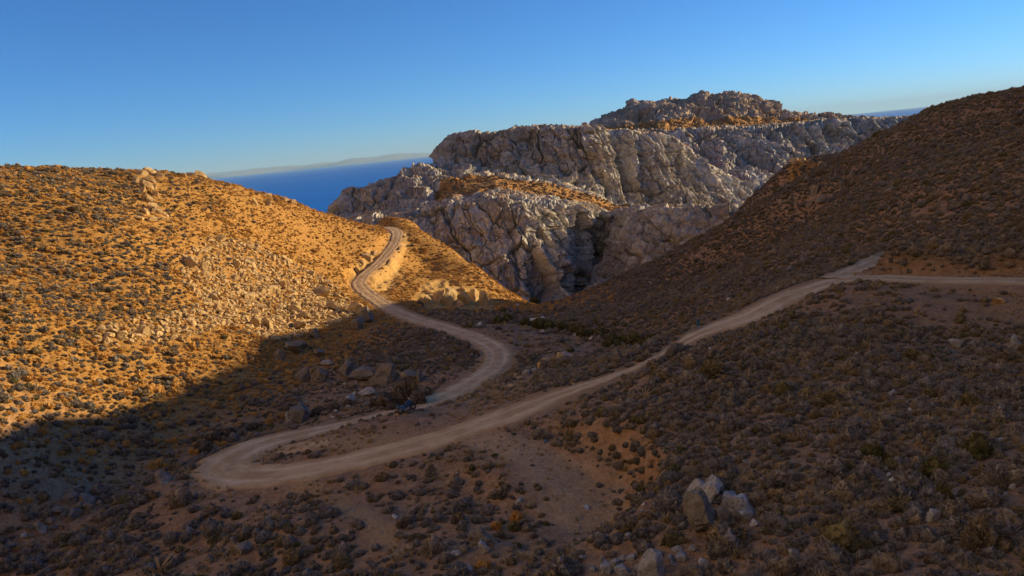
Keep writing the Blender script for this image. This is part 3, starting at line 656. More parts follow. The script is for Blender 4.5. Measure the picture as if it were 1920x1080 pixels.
# old stone row in the valley
VG = 'row of stones beside the track in the valley'
for i, (x, y, w_, h_) in enumerate([(1049, 667, 13, 13), (1062, 663, 19, 8), (1010, 685, 9, 15), (993, 691, 10, 9), (976, 709, 15, 8), (935, 714, 6, 12), (959, 724, 19, 6), (987, 698, 17, 10), (1027, 674, 19, 9), (1002, 694, 12, 8), (1038, 670, 12, 9), (945, 720, 9, 6), (968, 703, 10, 7), (1071, 667, 10, 7)]):
    rock(x, y, w_, h_, PALE if i % 2 else TAN, 'pale stone in the tumbled row right of the lower road bend', VG, 130 + i, 'stone')
for i, (x, y, w_, h_, lb) in enumerate([(1109, 634, 14, 8, 'white boulder at the right end of the green bushes in the valley'), (1002, 600, 17, 9, 'white boulder in the valley, the left one of a pair'), (1018, 597, 15, 9, 'grey boulder in the valley, the right one of a pair'),
    (901, 607, 11, 8, 'whitish boulder beside the lower road where the valley opens'), (1016, 621, 9, 5, 'small white stone below the pair of valley boulders'), (970, 571, 8, 4, 'tiny white stone at the foot of the sunlit spur'), (1079, 627, 8, 5, 'small white stone between green bushes in the valley'), (882, 604, 8, 7, 'dark stone beside the lower road left of the whitish boulder')]):
    rock(x, y, w_, h_, DARK if 'dark' in lb else WHITE, lb, None, 150 + i, 'boulder' if w_ > 10 else 'stone')
# large boulders in the shade left of the lower road
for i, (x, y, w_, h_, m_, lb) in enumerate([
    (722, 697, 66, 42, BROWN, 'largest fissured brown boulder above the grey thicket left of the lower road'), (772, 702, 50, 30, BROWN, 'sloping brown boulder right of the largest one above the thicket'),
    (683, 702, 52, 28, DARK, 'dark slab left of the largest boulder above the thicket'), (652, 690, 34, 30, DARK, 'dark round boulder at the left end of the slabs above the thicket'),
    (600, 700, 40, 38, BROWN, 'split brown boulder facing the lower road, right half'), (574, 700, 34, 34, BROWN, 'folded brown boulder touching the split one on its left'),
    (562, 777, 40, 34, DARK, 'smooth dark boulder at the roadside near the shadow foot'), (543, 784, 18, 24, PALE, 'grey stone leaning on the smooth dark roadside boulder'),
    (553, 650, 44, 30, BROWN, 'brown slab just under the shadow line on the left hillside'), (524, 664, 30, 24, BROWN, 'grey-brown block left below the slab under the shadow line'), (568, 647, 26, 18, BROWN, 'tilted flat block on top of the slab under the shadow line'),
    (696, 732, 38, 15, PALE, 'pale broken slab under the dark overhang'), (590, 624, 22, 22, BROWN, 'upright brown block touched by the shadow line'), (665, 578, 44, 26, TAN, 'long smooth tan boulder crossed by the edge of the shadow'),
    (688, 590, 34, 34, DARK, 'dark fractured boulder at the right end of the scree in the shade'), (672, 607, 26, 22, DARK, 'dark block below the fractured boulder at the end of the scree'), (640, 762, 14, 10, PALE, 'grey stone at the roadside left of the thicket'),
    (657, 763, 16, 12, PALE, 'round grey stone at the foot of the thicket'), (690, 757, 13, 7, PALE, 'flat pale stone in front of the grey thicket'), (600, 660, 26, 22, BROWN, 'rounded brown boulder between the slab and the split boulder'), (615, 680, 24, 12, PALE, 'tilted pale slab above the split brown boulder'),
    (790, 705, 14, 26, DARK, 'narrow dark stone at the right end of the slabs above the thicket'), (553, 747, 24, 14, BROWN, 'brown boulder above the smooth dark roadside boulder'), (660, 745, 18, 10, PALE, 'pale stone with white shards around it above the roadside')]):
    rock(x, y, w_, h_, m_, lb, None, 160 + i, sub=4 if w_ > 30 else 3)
# sunlit scree and outcrops on the left hillside
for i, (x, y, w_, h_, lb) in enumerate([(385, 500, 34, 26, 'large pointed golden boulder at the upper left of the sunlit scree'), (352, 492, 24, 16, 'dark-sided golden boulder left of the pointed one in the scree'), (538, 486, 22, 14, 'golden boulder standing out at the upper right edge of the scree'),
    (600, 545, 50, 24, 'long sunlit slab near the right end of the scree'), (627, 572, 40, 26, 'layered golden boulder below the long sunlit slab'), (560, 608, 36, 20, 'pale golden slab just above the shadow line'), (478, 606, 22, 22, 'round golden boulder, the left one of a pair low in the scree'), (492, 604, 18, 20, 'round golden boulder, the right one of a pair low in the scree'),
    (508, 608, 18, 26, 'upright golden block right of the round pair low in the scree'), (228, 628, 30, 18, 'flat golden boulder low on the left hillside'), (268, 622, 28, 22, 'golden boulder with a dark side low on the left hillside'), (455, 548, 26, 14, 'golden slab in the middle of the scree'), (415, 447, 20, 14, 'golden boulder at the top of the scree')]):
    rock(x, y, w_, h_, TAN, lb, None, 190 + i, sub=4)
SCREE = [(345, 475), (395, 442), (470, 450), (545, 490), (610, 520), (668, 575), (655, 600), (610, 615), (560, 632), (500, 640), (420, 610), (330, 640), (250, 650), (180, 645), (190, 610), (300, 590), (380, 570), (335, 520)]
rs = random.Random(5); cnt = 0
while cnt < 250:
    x, y = rs.uniform(180, 670), rs.uniform(440, 650)
    if not inpoly([x], [y], SCREE)[0]: continue
    w_ = min(24, 5 + rs.expovariate(1 / 4.5)); h_ = w_ * rs.uniform(0.45, 0.95)
    rock(x, y, w_, h_, TAN, 'sunlit angular boulder in the scree on the left hillside', 'boulders of the sunlit scree', 300 + cnt, depth=rs.uniform(.6, 1.0), sink=0.2)
    cnt += 1
for i, (x, y, w_, h_) in enumerate([(262, 323, 26, 14), (284, 321, 24, 13), (300, 328, 18, 10), (276, 346, 17, 16), (271, 368, 14, 18), (284, 386, 20, 14), (297, 396, 16, 11), (262, 408, 28, 10), (282, 412, 24, 10), (252, 336, 14, 9), (312, 402, 12, 8), (292, 362, 14, 13), (282, 336, 14, 11), (268, 356, 12, 13), (280, 374, 13, 14), (290, 350, 12, 10), (274, 396, 16, 12), (304, 410, 12, 7), (266, 342, 12, 12)]):
    rock(x, y, w_, h_, TAN, 'golden rock of the rib below the crest on the left', 'rocks of the rib on the left hill', 470 + i, sink=0.35)
for i, (x, y, w_, h_) in enumerate([(358, 327, 28, 12), (374, 327, 20, 13), (345, 329, 14, 8), (483, 362, 16, 8), (505, 366, 14, 9), (538, 374, 18, 9), (548, 379, 16, 9), (425, 345, 12, 6), (480, 378, 10, 14), (505, 380, 10, 16)]):
    rock(x, y, w_, h_, TAN, 'weathered rock on the skyline of the left hill towards the sea', 'rocks along the skyline of the left hill', 490 + i, sink=0.3)
# cut bank at the foot of the spur and beside the far road
for i, (x, y, w_, h_) in enumerate([(820, 550, 26, 34), (838, 556, 22, 30), (853, 545, 26, 40), (872, 552, 24, 34), (890, 550, 26, 36), (904, 556, 18, 30), (805, 560, 18, 20), (862, 566, 26, 16)]):
    rock(x, y, w_, h_, TAN, 'yellow rock in the cut bank below the sunlit spur', 'rocks of the cut bank below the spur', 510 + i, sink=0.45)
for i, (x, y, w_, h_) in enumerate([(690, 480, 18, 14), (680, 490, 16, 12), (700, 474, 14, 10), (668, 505, 12, 12)]):
    rock(x, y, w_, h_, TAN, 'yellowish rock in the bank left of the far stretch of road', 'rocks beside the far stretch of road', 530 + i, sink=0.4)
# outcrops on the right hill
for i, (x, y, w_, h_, lb) in enumerate([(1530, 352, 26, 20, 'grey outcrop on the dark right hill, the topmost block'), (1545, 372, 34, 18, 'grey outcrop on the dark right hill, the widest block'), (1520, 378, 20, 18, 'grey outcrop on the dark right hill, the left block'), (1600, 325, 14, 16, 'narrow rock rib above the grey outcrop on the right hill'), (1580, 345, 12, 12, 'small rock between the rib and the grey outcrop'), (1490, 640, 1, 1, None)]):
    if lb: rock(x, y, w_, h_, DARK if i > 2 else BROWN, lb, 'rocks of the outcrop on the right hill', 540 + i, sink=0.35, sub=4)
for i, (x, y, w_, h_) in enumerate([(1490, 300, 16, 8), (1505, 300, 14, 8), (1522, 302, 18, 8), (1540, 306, 12, 7)]):
    rock(x, y, w_, h_, TAN, 'rock on the sunlit knob of the right hill', 'rocks on the sunlit knob', 550 + i, sink=0.3)

# ------------------------------------------------------------------ plants
def bush_mesh(name, seed, n_twigs=460, flat=0.62, lump=0.18, twig=0.105, open_=0.0):
    """cushion shrub, about 1 m across: lumpy dome closed by a mass of short twigs and leaves"""
    rg = np.random.default_rng(seed)
    bm = bmesh.new(); bmesh.ops.create_icosphere(bm, subdivisions=3, radius=0.46)
    co = np.array([v.co[:] for v in bm.verts])
    nrm = co / np.linalg.norm(co, axis=1)[:, None]
    k = 1 + lump * 1.6 * fbm(nrm * 1.7 + seed * 3.1, 2, seed) + lump * fbm(nrm * 5.5 + seed, 2, seed + 5) + 0.07 * fbm(nrm * 15.0 + seed, 1, seed + 8)
    co = co * (k * (0.95 - open_))[:, None]; co[:, 2] = np.where(co[:, 2] > 0, co[:, 2] * flat / 0.5, co[:, 2] * 0.35)
    fs = [tuple(v.index for v in f.verts) for f in bm.faces if f.calc_center_median().z > -0.2]
    bm.free()
    V = [tuple(c_) for c_ in co]; tipv = list(np.clip(0.15 + 0.6 * np.maximum(co[:, 2], 0) / 0.5, 0, 1))  # dome lightens with height: sky light on the tops put into colour
    for i in range(n_twigs):
        d = rg.normal(size=3); d[2] = abs(d[2]) * 0.9 + 0.02; d /= np.linalg.norm(d)
        kk = 1 + lump * 1.6 * fbm((d * 1.7 + seed * 3.1)[None], 2, seed)[0]
        b = d * 0.43 * kk * (0.9 - open_); b[2] *= flat / 0.5
        out = d + rg.normal(size=3) * 0.45; out[2] += 0.25; out /= np.linalg.norm(out)
        sd_ = np.cross(out, rg.normal(size=3)); sd_ /= np.linalg.norm(sd_) + 1e-9
        L = twig * rg.uniform(0.7, 1.9); w_ = twig * rg.uniform(0.22, 0.5)
        j = len(V); V += [tuple(b - sd_ * w_), tuple(b + sd_ * w_), tuple(b + out * L + sd_ * w_ * 0.3), tuple(b + out * L - sd_ * w_ * 0.3)]
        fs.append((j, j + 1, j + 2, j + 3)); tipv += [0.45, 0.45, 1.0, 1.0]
    me = bpy.data.meshes.new(name); me.from_pydata([tuple(map(float, v)) for v in V], [], fs); me.update()
    attr(me, 'tip', tipv)
    return me

bmx = Mat('dry_shrub', 0.9, 0.05)
rnd = bmx.n('ShaderNodeObjectInfo').outputs['Random']; tip = bmx.attr('tip'); bn = bmx.noise(3.5, 3, 0.6)
bc = bmx.ramp(rnd, [(0.0, (0.036, 0.030, 0.026)), (0.30, (0.050, 0.041, 0.034)), (0.50, (0.085, 0.062, 0.040)), (0.62, (0.044, 0.039, 0.036)), (0.82, (0.056, 0.043, 0.027)), (0.90, (0.080, 0.056, 0.030)), (1.0, (0.044, 0.042, 0.019))])  # dark base kept low to paint the shade in the gaps
bl = bmx.ramp(rnd, [(0.0, (0.33, 0.29, 0.26)), (0.30, (0.40, 0.345, 0.295)), (0.50, (0.48, 0.36, 0.235)), (0.62, (0.37, 0.34, 0.315)), (0.82, (0.33, 0.25, 0.155)), (0.90, (0.41, 0.285, 0.15)), (1.0, (0.24, 0.215, 0.09))])  # light tips, with the sky's reflection put into the colour
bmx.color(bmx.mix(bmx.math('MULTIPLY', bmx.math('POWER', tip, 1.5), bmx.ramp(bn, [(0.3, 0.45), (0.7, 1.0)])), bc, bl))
def leaf_mat(name, dark, light):
    m = Mat(name, 0.85, 0.1); rn = m.n('ShaderNodeObjectInfo').outputs['Random']
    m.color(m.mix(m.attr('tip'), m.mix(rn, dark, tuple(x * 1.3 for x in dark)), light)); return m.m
GREEN = leaf_mat('green_leaves', (0.042, 0.042, 0.016), (0.125, 0.112, 0.044))
GREY = leaf_mat('grey_twigs', (0.07, 0.055, 0.042), (0.17, 0.135, 0.10))
OCHRE = leaf_mat('ochre_grass', (0.30, 0.14, 0.035), (0.55, 0.29, 0.085))
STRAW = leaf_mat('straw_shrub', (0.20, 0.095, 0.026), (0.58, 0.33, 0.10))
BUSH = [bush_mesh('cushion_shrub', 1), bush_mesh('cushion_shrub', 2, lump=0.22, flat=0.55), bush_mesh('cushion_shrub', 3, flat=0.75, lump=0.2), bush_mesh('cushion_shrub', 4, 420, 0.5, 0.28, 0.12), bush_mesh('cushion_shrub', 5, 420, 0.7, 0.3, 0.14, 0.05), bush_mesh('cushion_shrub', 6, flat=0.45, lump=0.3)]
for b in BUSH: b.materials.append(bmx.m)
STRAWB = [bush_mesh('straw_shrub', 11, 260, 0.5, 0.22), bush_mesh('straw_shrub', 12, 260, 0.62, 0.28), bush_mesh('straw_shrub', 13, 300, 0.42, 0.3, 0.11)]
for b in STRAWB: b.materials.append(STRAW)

# positions: jittered grid over everything the view can reach, thinned by ground kind
cell = 0.56
nx_, ny_ = int(330 / cell), int(300 / cell)
ii, jj = np.meshgrid(np.arange(nx_), np.arange(ny_))
c0 = np.stack([-190 + (ii.ravel() + RNG.uniform(-.1, 1.1, ii.size)) * cell, 16 + (jj.ravel() + RNG.uniform(-.1, 1.1, ii.size)) * cell], 1)
c0 = c0[(np.abs(c0[:, 0] / c0[:, 1]) < 0.80)]
cz = ground(c0[:, 0], c0[:, 1]); cp = np.column_stack([c0, cz])
qx, qy, qz = project(cp)
m = (qx > -160) & (qx < 2080) & (qy < 1180) & (qy > 100); cp, qx, qy = cp[m], qx[m], qy[m]
dr, _, kr = nearest(cp, road); dt, _, kt = nearest(cp, track)
p0 = np.column_stack([cp[:, 0], cp[:, 1], np.zeros(len(cp))])
stretch = np.column_stack([cp[:, 0] * 0.12, cp[:, 1] * 0.12, cp[:, 2] * 0.9])
dens = 0.74 + 0.85 * fbm(p0 / 7.0, 4, 61) + 0.30 * vnoise(stretch, 62)
FLATS = [(560, 830), (700, 770), (830, 765), (1000, 700), (1040, 730), (880, 790), (640, 850)]
LOWER = [(560, 905), (700, 880), (860, 835), (960, 862), (1010, 905), (1010, 960), (1050, 1000), (980, 1080), (640, 1080), (680, 960)]
VALE = [(900, 640), (880, 600), (1000, 610), (1130, 650), (1110, 668), (1010, 672), (960, 660)]
fgr = (qx > 1150) & (qy > 620); dens = np.where(fgr, dens * 0.55 + 0.52, dens)
lft = (qx < 380) & (cp[:, 0] < -25) & (qy < 840); dens = np.where(lft, dens + 0.28 * smooth(380, 200, qx), dens)
rhill = (cp[:, 0] > 20) & (cp[:, 1] > 90); dens = np.where(rhill, dens * 0.7 + 0.36, dens)
kk2 = nearest(cp, road)[2]; rb_ = (cp[:, 0] > 38) & (kk2 < len(road) // 5) & (cp[:, 1] > road[kk2, 1]) & (dr < 11); dens = np.where(rb_, 1.0, dens)
for b_ in BANKS: dens = np.where(inpoly(qx, qy, b_) & (cp[:, 1] > 150), dens * 0.12, dens)
farleft = (cp[:, 1] > 130) & (cp[:, 0] < 0)
dens = np.where(farleft, dens * 0.8, dens)
isl = inpoly(qx, qy, [(480, 880), (520, 850), (640, 820), (700, 835), (600, 865), (520, 885)])
dens = np.where(inpoly(qx, qy, SPOIL), dens * 0.16, dens)
dens = np.where(inpoly(qx, qy, PAD) & (cp[:, 1] < 66), dens * 0.10, dens)
dens = np.where(inpoly(qx, qy, FLATS) & (cp[:, 1] < 100), dens * 0.38, dens)
dens = np.where(inpoly(qx, qy, VALE), dens * 0.16, dens)
low = inpoly(qx, qy, LOWER) & (cp[:, 1] < 66); dens = np.where(low, dens * (0.30 + 0.5 * smooth(880, 960, qy)), dens)
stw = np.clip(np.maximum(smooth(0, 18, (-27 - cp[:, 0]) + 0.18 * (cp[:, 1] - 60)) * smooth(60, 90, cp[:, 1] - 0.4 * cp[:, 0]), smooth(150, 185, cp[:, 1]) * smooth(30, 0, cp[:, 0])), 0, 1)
farspur = (cp[:, 1] > 180) & (cp[:, 0] < 15)
dens = np.where(farspur, dens * 0.75, dens)
keepm = (RNG.uniform(size=len(cp)) < dens) & (dr > 2.5 - 1.75 * narrow_at(kr) + RNG.uniform(0, 0.7, len(cp))) & (nearest(cp, apron)[0] > 2.2) & (nearest(cp, pull)[0] > 1.9) & ((dt > 1.0) | (RNG.uniform(size=len(cp)) < 0.5)) & (nearest(cp, FOOTPATH)[0] > 0.8)
RK = np.array(ROCKS); los = cp[:, :2] / np.linalg.norm(cp[:, :2], axis=1)[:, None]
for f_ in (0.0, 0.5, 1.0):                       # no shrub inside a boulder or right in front of it
    q_ = cp[:, :2] + los * f_
    for c_ in range(0, len(q_), 4000):
        d_ = np.sqrt(((q_[c_:c_ + 4000, None] - RK[None, :, :2]) ** 2).sum(2)) - RK[None, :, 2] * (1.05 if f_ == 0 else 0.75) - 0.14
        keepm[c_:c_ + 4000] &= (d_ > 0).all(1)
cp, qx, qy, stw, low = cp[keepm], qx[keepm], qy[keepm], stw[keepm], low[keepm]
sc_ = np.exp(RNG.normal(-0.62, 0.40, len(cp))); sc_ = np.clip(sc_, 0.24, 1.5)
sc_ *= np.where(inpoly(qx, qy, PAD), 0.6, 1.0) * np.where(stw > 0.3, 0.86, 1.0)
sc_ *= np.where((qy > 700) & (qy < 840) & (qx > 560) & (qx < 1000), 0.62, 1.0) * np.where(low, 0.85, 1.0)
big = RNG.uniform(size=len(cp)) < 0.02; sc_ = np.where(big, sc_ * 1.5, sc_)
sx3 = np.column_stack([sc_ * RNG.uniform(.85, 1.25, len(cp)), sc_ * RNG.uniform(.85, 1.25, len(cp)), sc_ * RNG.uniform(.7, 1.05, len(cp))])
rot = RNG.uniform(0, 6.283, len(cp))
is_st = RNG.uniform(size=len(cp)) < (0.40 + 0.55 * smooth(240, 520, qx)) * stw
kind = np.where(is_st, len(BUSH) + RNG.integers(0, len(STRAWB), len(cp)), RNG.choice(len(BUSH), len(cp), p=[.26, .2, .18, .12, .12, .12]))
dist = np.linalg.norm(cp, axis=1)
inframe = (qx > 8) & (qx < 1912) & (qy < 1072)
cand = np.where(inframe & (dist < 75) & ~is_st)[0]
cand = cand[visible(cp[cand] + np.array([0, 0, .3]))]
cand = cand[np.argsort(-sc_[cand] / dist[cand])][:290]
MESHES = BUSH + STRAWB
protos = {}
for i in cand:
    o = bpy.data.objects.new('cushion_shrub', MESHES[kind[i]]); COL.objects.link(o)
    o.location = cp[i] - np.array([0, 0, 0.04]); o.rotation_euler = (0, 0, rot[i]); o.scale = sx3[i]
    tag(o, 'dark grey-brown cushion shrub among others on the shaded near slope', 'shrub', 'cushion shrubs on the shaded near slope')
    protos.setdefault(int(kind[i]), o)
# one straw-coloured shrub of each sort stands on the left hillside as an object and lends its shape to the mass
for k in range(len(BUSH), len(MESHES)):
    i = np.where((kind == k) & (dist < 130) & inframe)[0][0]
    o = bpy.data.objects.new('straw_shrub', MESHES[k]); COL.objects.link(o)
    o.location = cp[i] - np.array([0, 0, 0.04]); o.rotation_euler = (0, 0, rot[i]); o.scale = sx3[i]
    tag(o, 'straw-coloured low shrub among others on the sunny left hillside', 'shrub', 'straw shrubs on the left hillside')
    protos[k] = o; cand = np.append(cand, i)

def scatter(name, P_, S_, Rz, K_, sources, tilt=None):
    me = bpy.data.meshes.new(name); me.vertices.add(len(P_)); me.vertices.foreach_set('co', np.asarray(P_, np.float32).ravel()); me.update()
    a1 = me.attributes.new('size', 'FLOAT_VECTOR', 'POINT'); a1.data.foreach_set('vector', np.asarray(S_, np.float32).ravel())
    rr = np.zeros((len(P_), 3)); rr[:, 2] = Rz
    if tilt is not None: rr[:, :2] = tilt
    a2 = me.attributes.new('turn', 'FLOAT_VECTOR', 'POINT'); a2.data.foreach_set('vector', rr.astype(np.float32).ravel())
    a3 = me.attributes.new('sort', 'INT', 'POINT'); a3.data.foreach_set('value', np.asarray(K_, np.int32))
    o = bpy.data.objects.new(name, me); COL.objects.link(o)
    ng = bpy.data.node_groups.new(name, 'GeometryNodeTree')
    ng.interface.new_socket('Geometry', in_out='INPUT', socket_type='NodeSocketGeometry'); ng.interface.new_socket('Geometry', in_out='OUTPUT', socket_type='NodeSocketGeometry')
    N = ng.nodes; L = ng.links
    gi = N.new('NodeGroupInput'); go = N.new('NodeGroupOutput'); jn = N.new('GeometryNodeJoinGeometry')
    def named(nm, typ):
        q = N.new('GeometryNodeInputNamedAttribute'); q.data_type = typ; q.inputs['Name'].default_value = nm
        return next(s_ for s_ in q.outputs if s_.enabled and s_.name == 'Attribute')
    size, turn, sort = named('size', 'FLOAT_VECTOR'), named('turn', 'FLOAT_VECTOR'), named('sort', 'INT')
    for k, src in sources.items():
        cmpn = N.new('FunctionNodeCompare'); cmpn.data_type = 'INT'; cmpn.operation = 'EQUAL'
        ins = [s_ for s_ in cmpn.inputs if s_.enabled]; L.new(sort, ins[0]); ins[1].default_value = int(k)
        ob = N.new('GeometryNodeObjectInfo'); ob.inputs['Object'].default_value = src; ob.transform_space = 'ORIGINAL'
        ip = N.new('GeometryNodeInstanceOnPoints')
        L.new(gi.outputs[0], ip.inputs['Points']); L.new(cmpn.outputs[0], ip.inputs['Selection']); L.new(ob.outputs['Geometry'], ip.inputs['Instance'])
        e2r = N.new('FunctionNodeEulerToRotation'); L.new(turn, e2r.inputs[0]); L.new(e2r.outputs[0], ip.inputs['Rotation'])
        L.new(size, ip.inputs['Scale']); L.new(ip.outputs[0], jn.inputs[0])
    L.new(jn.outputs[0], go.inputs[0])
    o.modifiers.new('scatter', 'NODES').node_group = ng
    return tag(o, kind='stuff')
rest = np.setdiff1d(np.arange(len(cp)), cand)
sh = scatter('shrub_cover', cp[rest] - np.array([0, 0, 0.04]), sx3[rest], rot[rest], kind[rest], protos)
tag(sh, 'low thorny cushion shrubs covering the hillsides', 'shrubland')
print('shrubs', len(cp), 'individual', len(cand))

# dry grass between the shrubs
def tuft_mesh(name, seed, n_=34):
    rg = np.random.default_rng(seed); V, fs, tp = [], [], []
    for i in range(n_):
        a_ = rg.uniform(0, 6.28); r_ = rg.uniform(0, .16); b = np.array([math.cos(a_) * r_, math.sin(a_) * r_, -.02]); o_ = np.array([math.cos(a_), math.sin(a_), 0]) * rg.uniform(.05, .4) + rg.normal(size=3) * .06
        h = rg.uniform(.25, .6); w_ = .014; t_ = np.array([-math.sin(a_), math.cos(a_), 0]) * w_; j = len(V)
        for k, ww in ((0, 1), (.5, .8), (1, .15)):
            c_ = b + o_ * k * k + np.array([0, 0, h * (k - .25 * k * k)]); V += [tuple(c_ - t_ * ww), tuple(c_ + t_ * ww)]; tp += [k, k]
        fs += [(j, j + 1, j + 3, j + 2), (j + 2, j + 3, j + 5, j + 4)]
    me = bpy.data.meshes.new(name); me.from_pydata([tuple(map(float, v)) for v in V], [], fs); me.update(); attr(me, 'tip', tp); return me
GRASSM = leaf_mat('dry_grass', (0.26, 0.16, 0.065), (0.52, 0.38, 0.20))
rg_ = np.random.default_rng(77); NG = 16000
gp_ = np.stack([rg_.uniform(-150, 100, NG * 9), rg_.uniform(20, 200, NG * 9)], 1); gp_ = np.column_stack([gp_, ground(gp_[:, 0], gp_[:, 1])])
ga, gb, gc = project(gp_); gd = nearest(gp_, road)[0]
kk_ = (ga > -60) & (ga < 1980) & (gb < 1120) & (gd > 2.0) & ~(inpoly(ga, gb, PAD) & (RNG.uniform(size=len(gp_)) < 0.8)) & (fbm(gp_ * np.array([1, 1, 0]) / 5.0, 3, 71) > -0.05) & (RNG.uniform(size=len(gp_)) < np.clip(60 / gp_[:, 1], 0.1, 1))
gp_ = gp_[kk_][:NG]; gs_ = np.exp(rg_.normal(-0.45, .35, len(gp_)))
gsrc = {}
for j in range(2):
    me = tuft_mesh('grass_tuft', 50 + j); me.materials.append(GRASSM); o = bpy.data.objects.new('grass_tuft', me); COL.objects.link(o); o.location = gp_[j]
    tag(o, 'small dry grass tuft between the shrubs on the slopes', 'grass', 'dry grass tufts'); gsrc[j] = o
tag(scatter('dry_grass', gp_[2:], np.repeat(gs_[2:, None], 3, 1), rg_.uniform(0, 6.28, len(gp_) - 2), rg_.integers(0, 2, len(gp_) - 2), gsrc), 'dry grass tufts between the shrubs on the slopes', 'grass')
# shrubs on the terraces of the limestone
tp_ = []
for (o_, V_, so_), nn, lo_ in ((MASS_gorge_cliff, 900, 0.7), (MASS_upper_cliff, 700, 0.8), (MASS_plateau_cliff, 420, 1.0), (MASS_rocky_summit, 260, 1.1)):
    v_ = V_.reshape(-1, 3)[so_.ravel() > 0.5]; pick = RNG.choice(len(v_), nn); tp_.append(np.column_stack([v_[pick] + RNG.uniform(-.4, .4, (nn, 3)) * [1, 1, 0], np.full(nn, lo_)]))
tp_ = np.concatenate(tp_); ts_ = tp_[:, 3] * np.exp(RNG.normal(.15, .35, len(tp_)))
tag(scatter('terrace_shrubs', tp_[:, :3], np.column_stack([ts_ * 1.2, ts_ * 1.2, ts_ * .9]), RNG.uniform(0, 6.28, len(tp_)), RNG.integers(0, len(BUSH), len(tp_)), {k: protos[k] for k in range(len(BUSH))}), 'low shrubs dotted over the ledges of the limestone massif', 'shrubland')

# loose stones too many to count
def stones(name, n_, poly, mat, lo, hi, seed, label, ymax=400, band=None):
    rg = np.random.default_rng(seed)
    xy = np.stack([rg.uniform(-170, 110, n_ * 30), rg.uniform(18, 270, n_ * 30)], 1)
    z = ground(xy[:, 0], xy[:, 1]); p = np.column_stack([xy, z]); a_, b_, c_ = project(p)
    k = (a_ > -60) & (a_ < 1980) & (b_ < 1120) & (b_ > 120) & (p[:, 1] < ymax)
    if poly: k &= inpoly(a_, b_, poly)
    d_, _, _ = nearest(p, road); k &= (d_ > 2.1) if band is None else ((d_ > band[0]) & (d_ < band[1]))
    p = p[k][:n_]; a_, b_ = project(p)[:2]
    seen = (a_ > 60) & (a_ < 1860) & (b_ < 1040); dd = np.where(seen, np.linalg.norm(p, axis=1), 1e6); near_ = np.argsort(dd)[:40]
    near_ = near_[visible(p[near_] + np.array([0, 0, .1]))][:3]; p = np.concatenate([p[near_], np.delete(p, near_, 0)]); s1 = np.exp(rg.uniform(math.log(lo), math.log(hi), len(p)))
    s1[:3] = hi; S_ = np.column_stack([s1, s1 * rg.uniform(.6, 1, len(p)), s1 * rg.uniform(.35, .8, len(p))])
    src = {}
    for j in range(3):
        me = rock_mesh('stone', seed * 10 + j, 9, 2); me.materials.append(mat)
        o = bpy.data.objects.new('stone', me); COL.objects.link(o); o.location = p[j]; o.scale = S_[j]
        tag(o, label, 'stone', name.replace('_', ' ')); src[j] = o
    return tag(scatter(name, p[3:] - S_[3:, 2:] * np.array([[0, 0, .25]]), S_[3:], rg.uniform(0, 6.28, len(p) - 3), rg.integers(0, 3, len(p) - 3), src, rg.normal(0, .25, (len(p) - 3, 2))), label.replace('stone ', 'stones ', 1), 'stones')
stones('scree_rubble', 8500, SCREE, TAN, 0.25, 1.25, 3, 'small golden stone in the sunlit scree', 260)
stones('roadside_stones', 2600, None, TAN, 0.05, 0.2, 6, 'small earthy stone lying along the road edges', 320, (2.0, 4.2))
stones('pad_gravel', 1100, PAD, PALE, 0.05, 0.22, 7, 'small stone lying on the bare pad below the road', 66)
stones('loose_stones', 11000, None, PALE, 0.06, 0.24, 4, 'small pale stone scattered on the slopes')
stones('white_shards', 160, [(560, 700), (690, 690), (720, 740), (690, 770), (600, 790), (540, 730)], WHITE, 0.18, 0.5, 5, 'white shard on the shaded slope above the roadside', 120)

# ------------------------------------------------------------------ single plants
def plant(px, py, wpx, hpx, mesh, mat, name, label, cat, group=None, seed=0):
    p = hit(px, py + hpx * 0.45); k = np.linalg.norm(p) / F
    key = (mesh.name, mat.name)
    if key not in _rm:
        me = mesh.copy(); me.name = name; me.materials.clear(); me.materials.append(mat); _rm[key] = me
    o = bpy.data.objects.new(name, _rm[key]); COL.objects.link(o)
    o.location = p - np.array([0, 0, .05]); o.scale = (wpx * k, wpx * k * .9, hpx * k * 1.5); o.rotation_euler = (0, 0, seed * 1.7)
    return tag(o, label, cat, group)
LB = [bush_mesh('leafy_bush', 21, 900, 0.7, 0.32, 0.10), bush_mesh('leafy_bush', 22, 900, 0.62, 0.4, 0.12), bush_mesh('leafy_bush', 23, 900, 0.85, 0.35, 0.13)]
for i, (x, y, w_, h_) in enumerate([(935, 600, 26, 13), (952, 597, 24, 13), (1010, 608, 26, 14), (1030, 610, 28, 14), (1052, 613, 28, 14), (1075, 617, 22, 12), (1092, 622, 26, 14), (1112, 625, 24, 13), (1130, 627, 30, 15), (1150, 635, 30, 16), (1170, 638, 32, 18), (1190, 640, 30, 18), (1207, 644, 26, 16), (1222, 634, 22, 14), (1140, 645, 24, 11), (1160, 647, 22, 10), (1003, 563, 22, 9), (985, 605, 20, 10)]):
    plant(x, y, w_, h_, LB[i % 3], GREEN, 'green_bush', 'dark green bush along the dry stream bed in the valley', 'bush', 'green bushes along the stream bed', i)
for i, (x, y, w_, h_) in enumerate([(705, 757, 30, 16), (725, 752, 36, 20), (748, 742, 40, 30), (770, 735, 44, 38), (785, 748, 30, 18), (735, 762, 26, 12), (600, 770, 30, 14), (625, 765, 28, 12), (655, 757, 26, 14), (430, 812, 34, 16), (400, 822, 30, 14), (460, 803, 30, 14), (480, 800, 26, 13), (380, 838, 30, 14)]):
    plant(x, y, w_, h_, LB[(i + 1) % 3], GREY, 'grey_thicket', 'grey leafless bush of the thicket along the lower road', 'bush', 'grey bushes along the lower road', i)
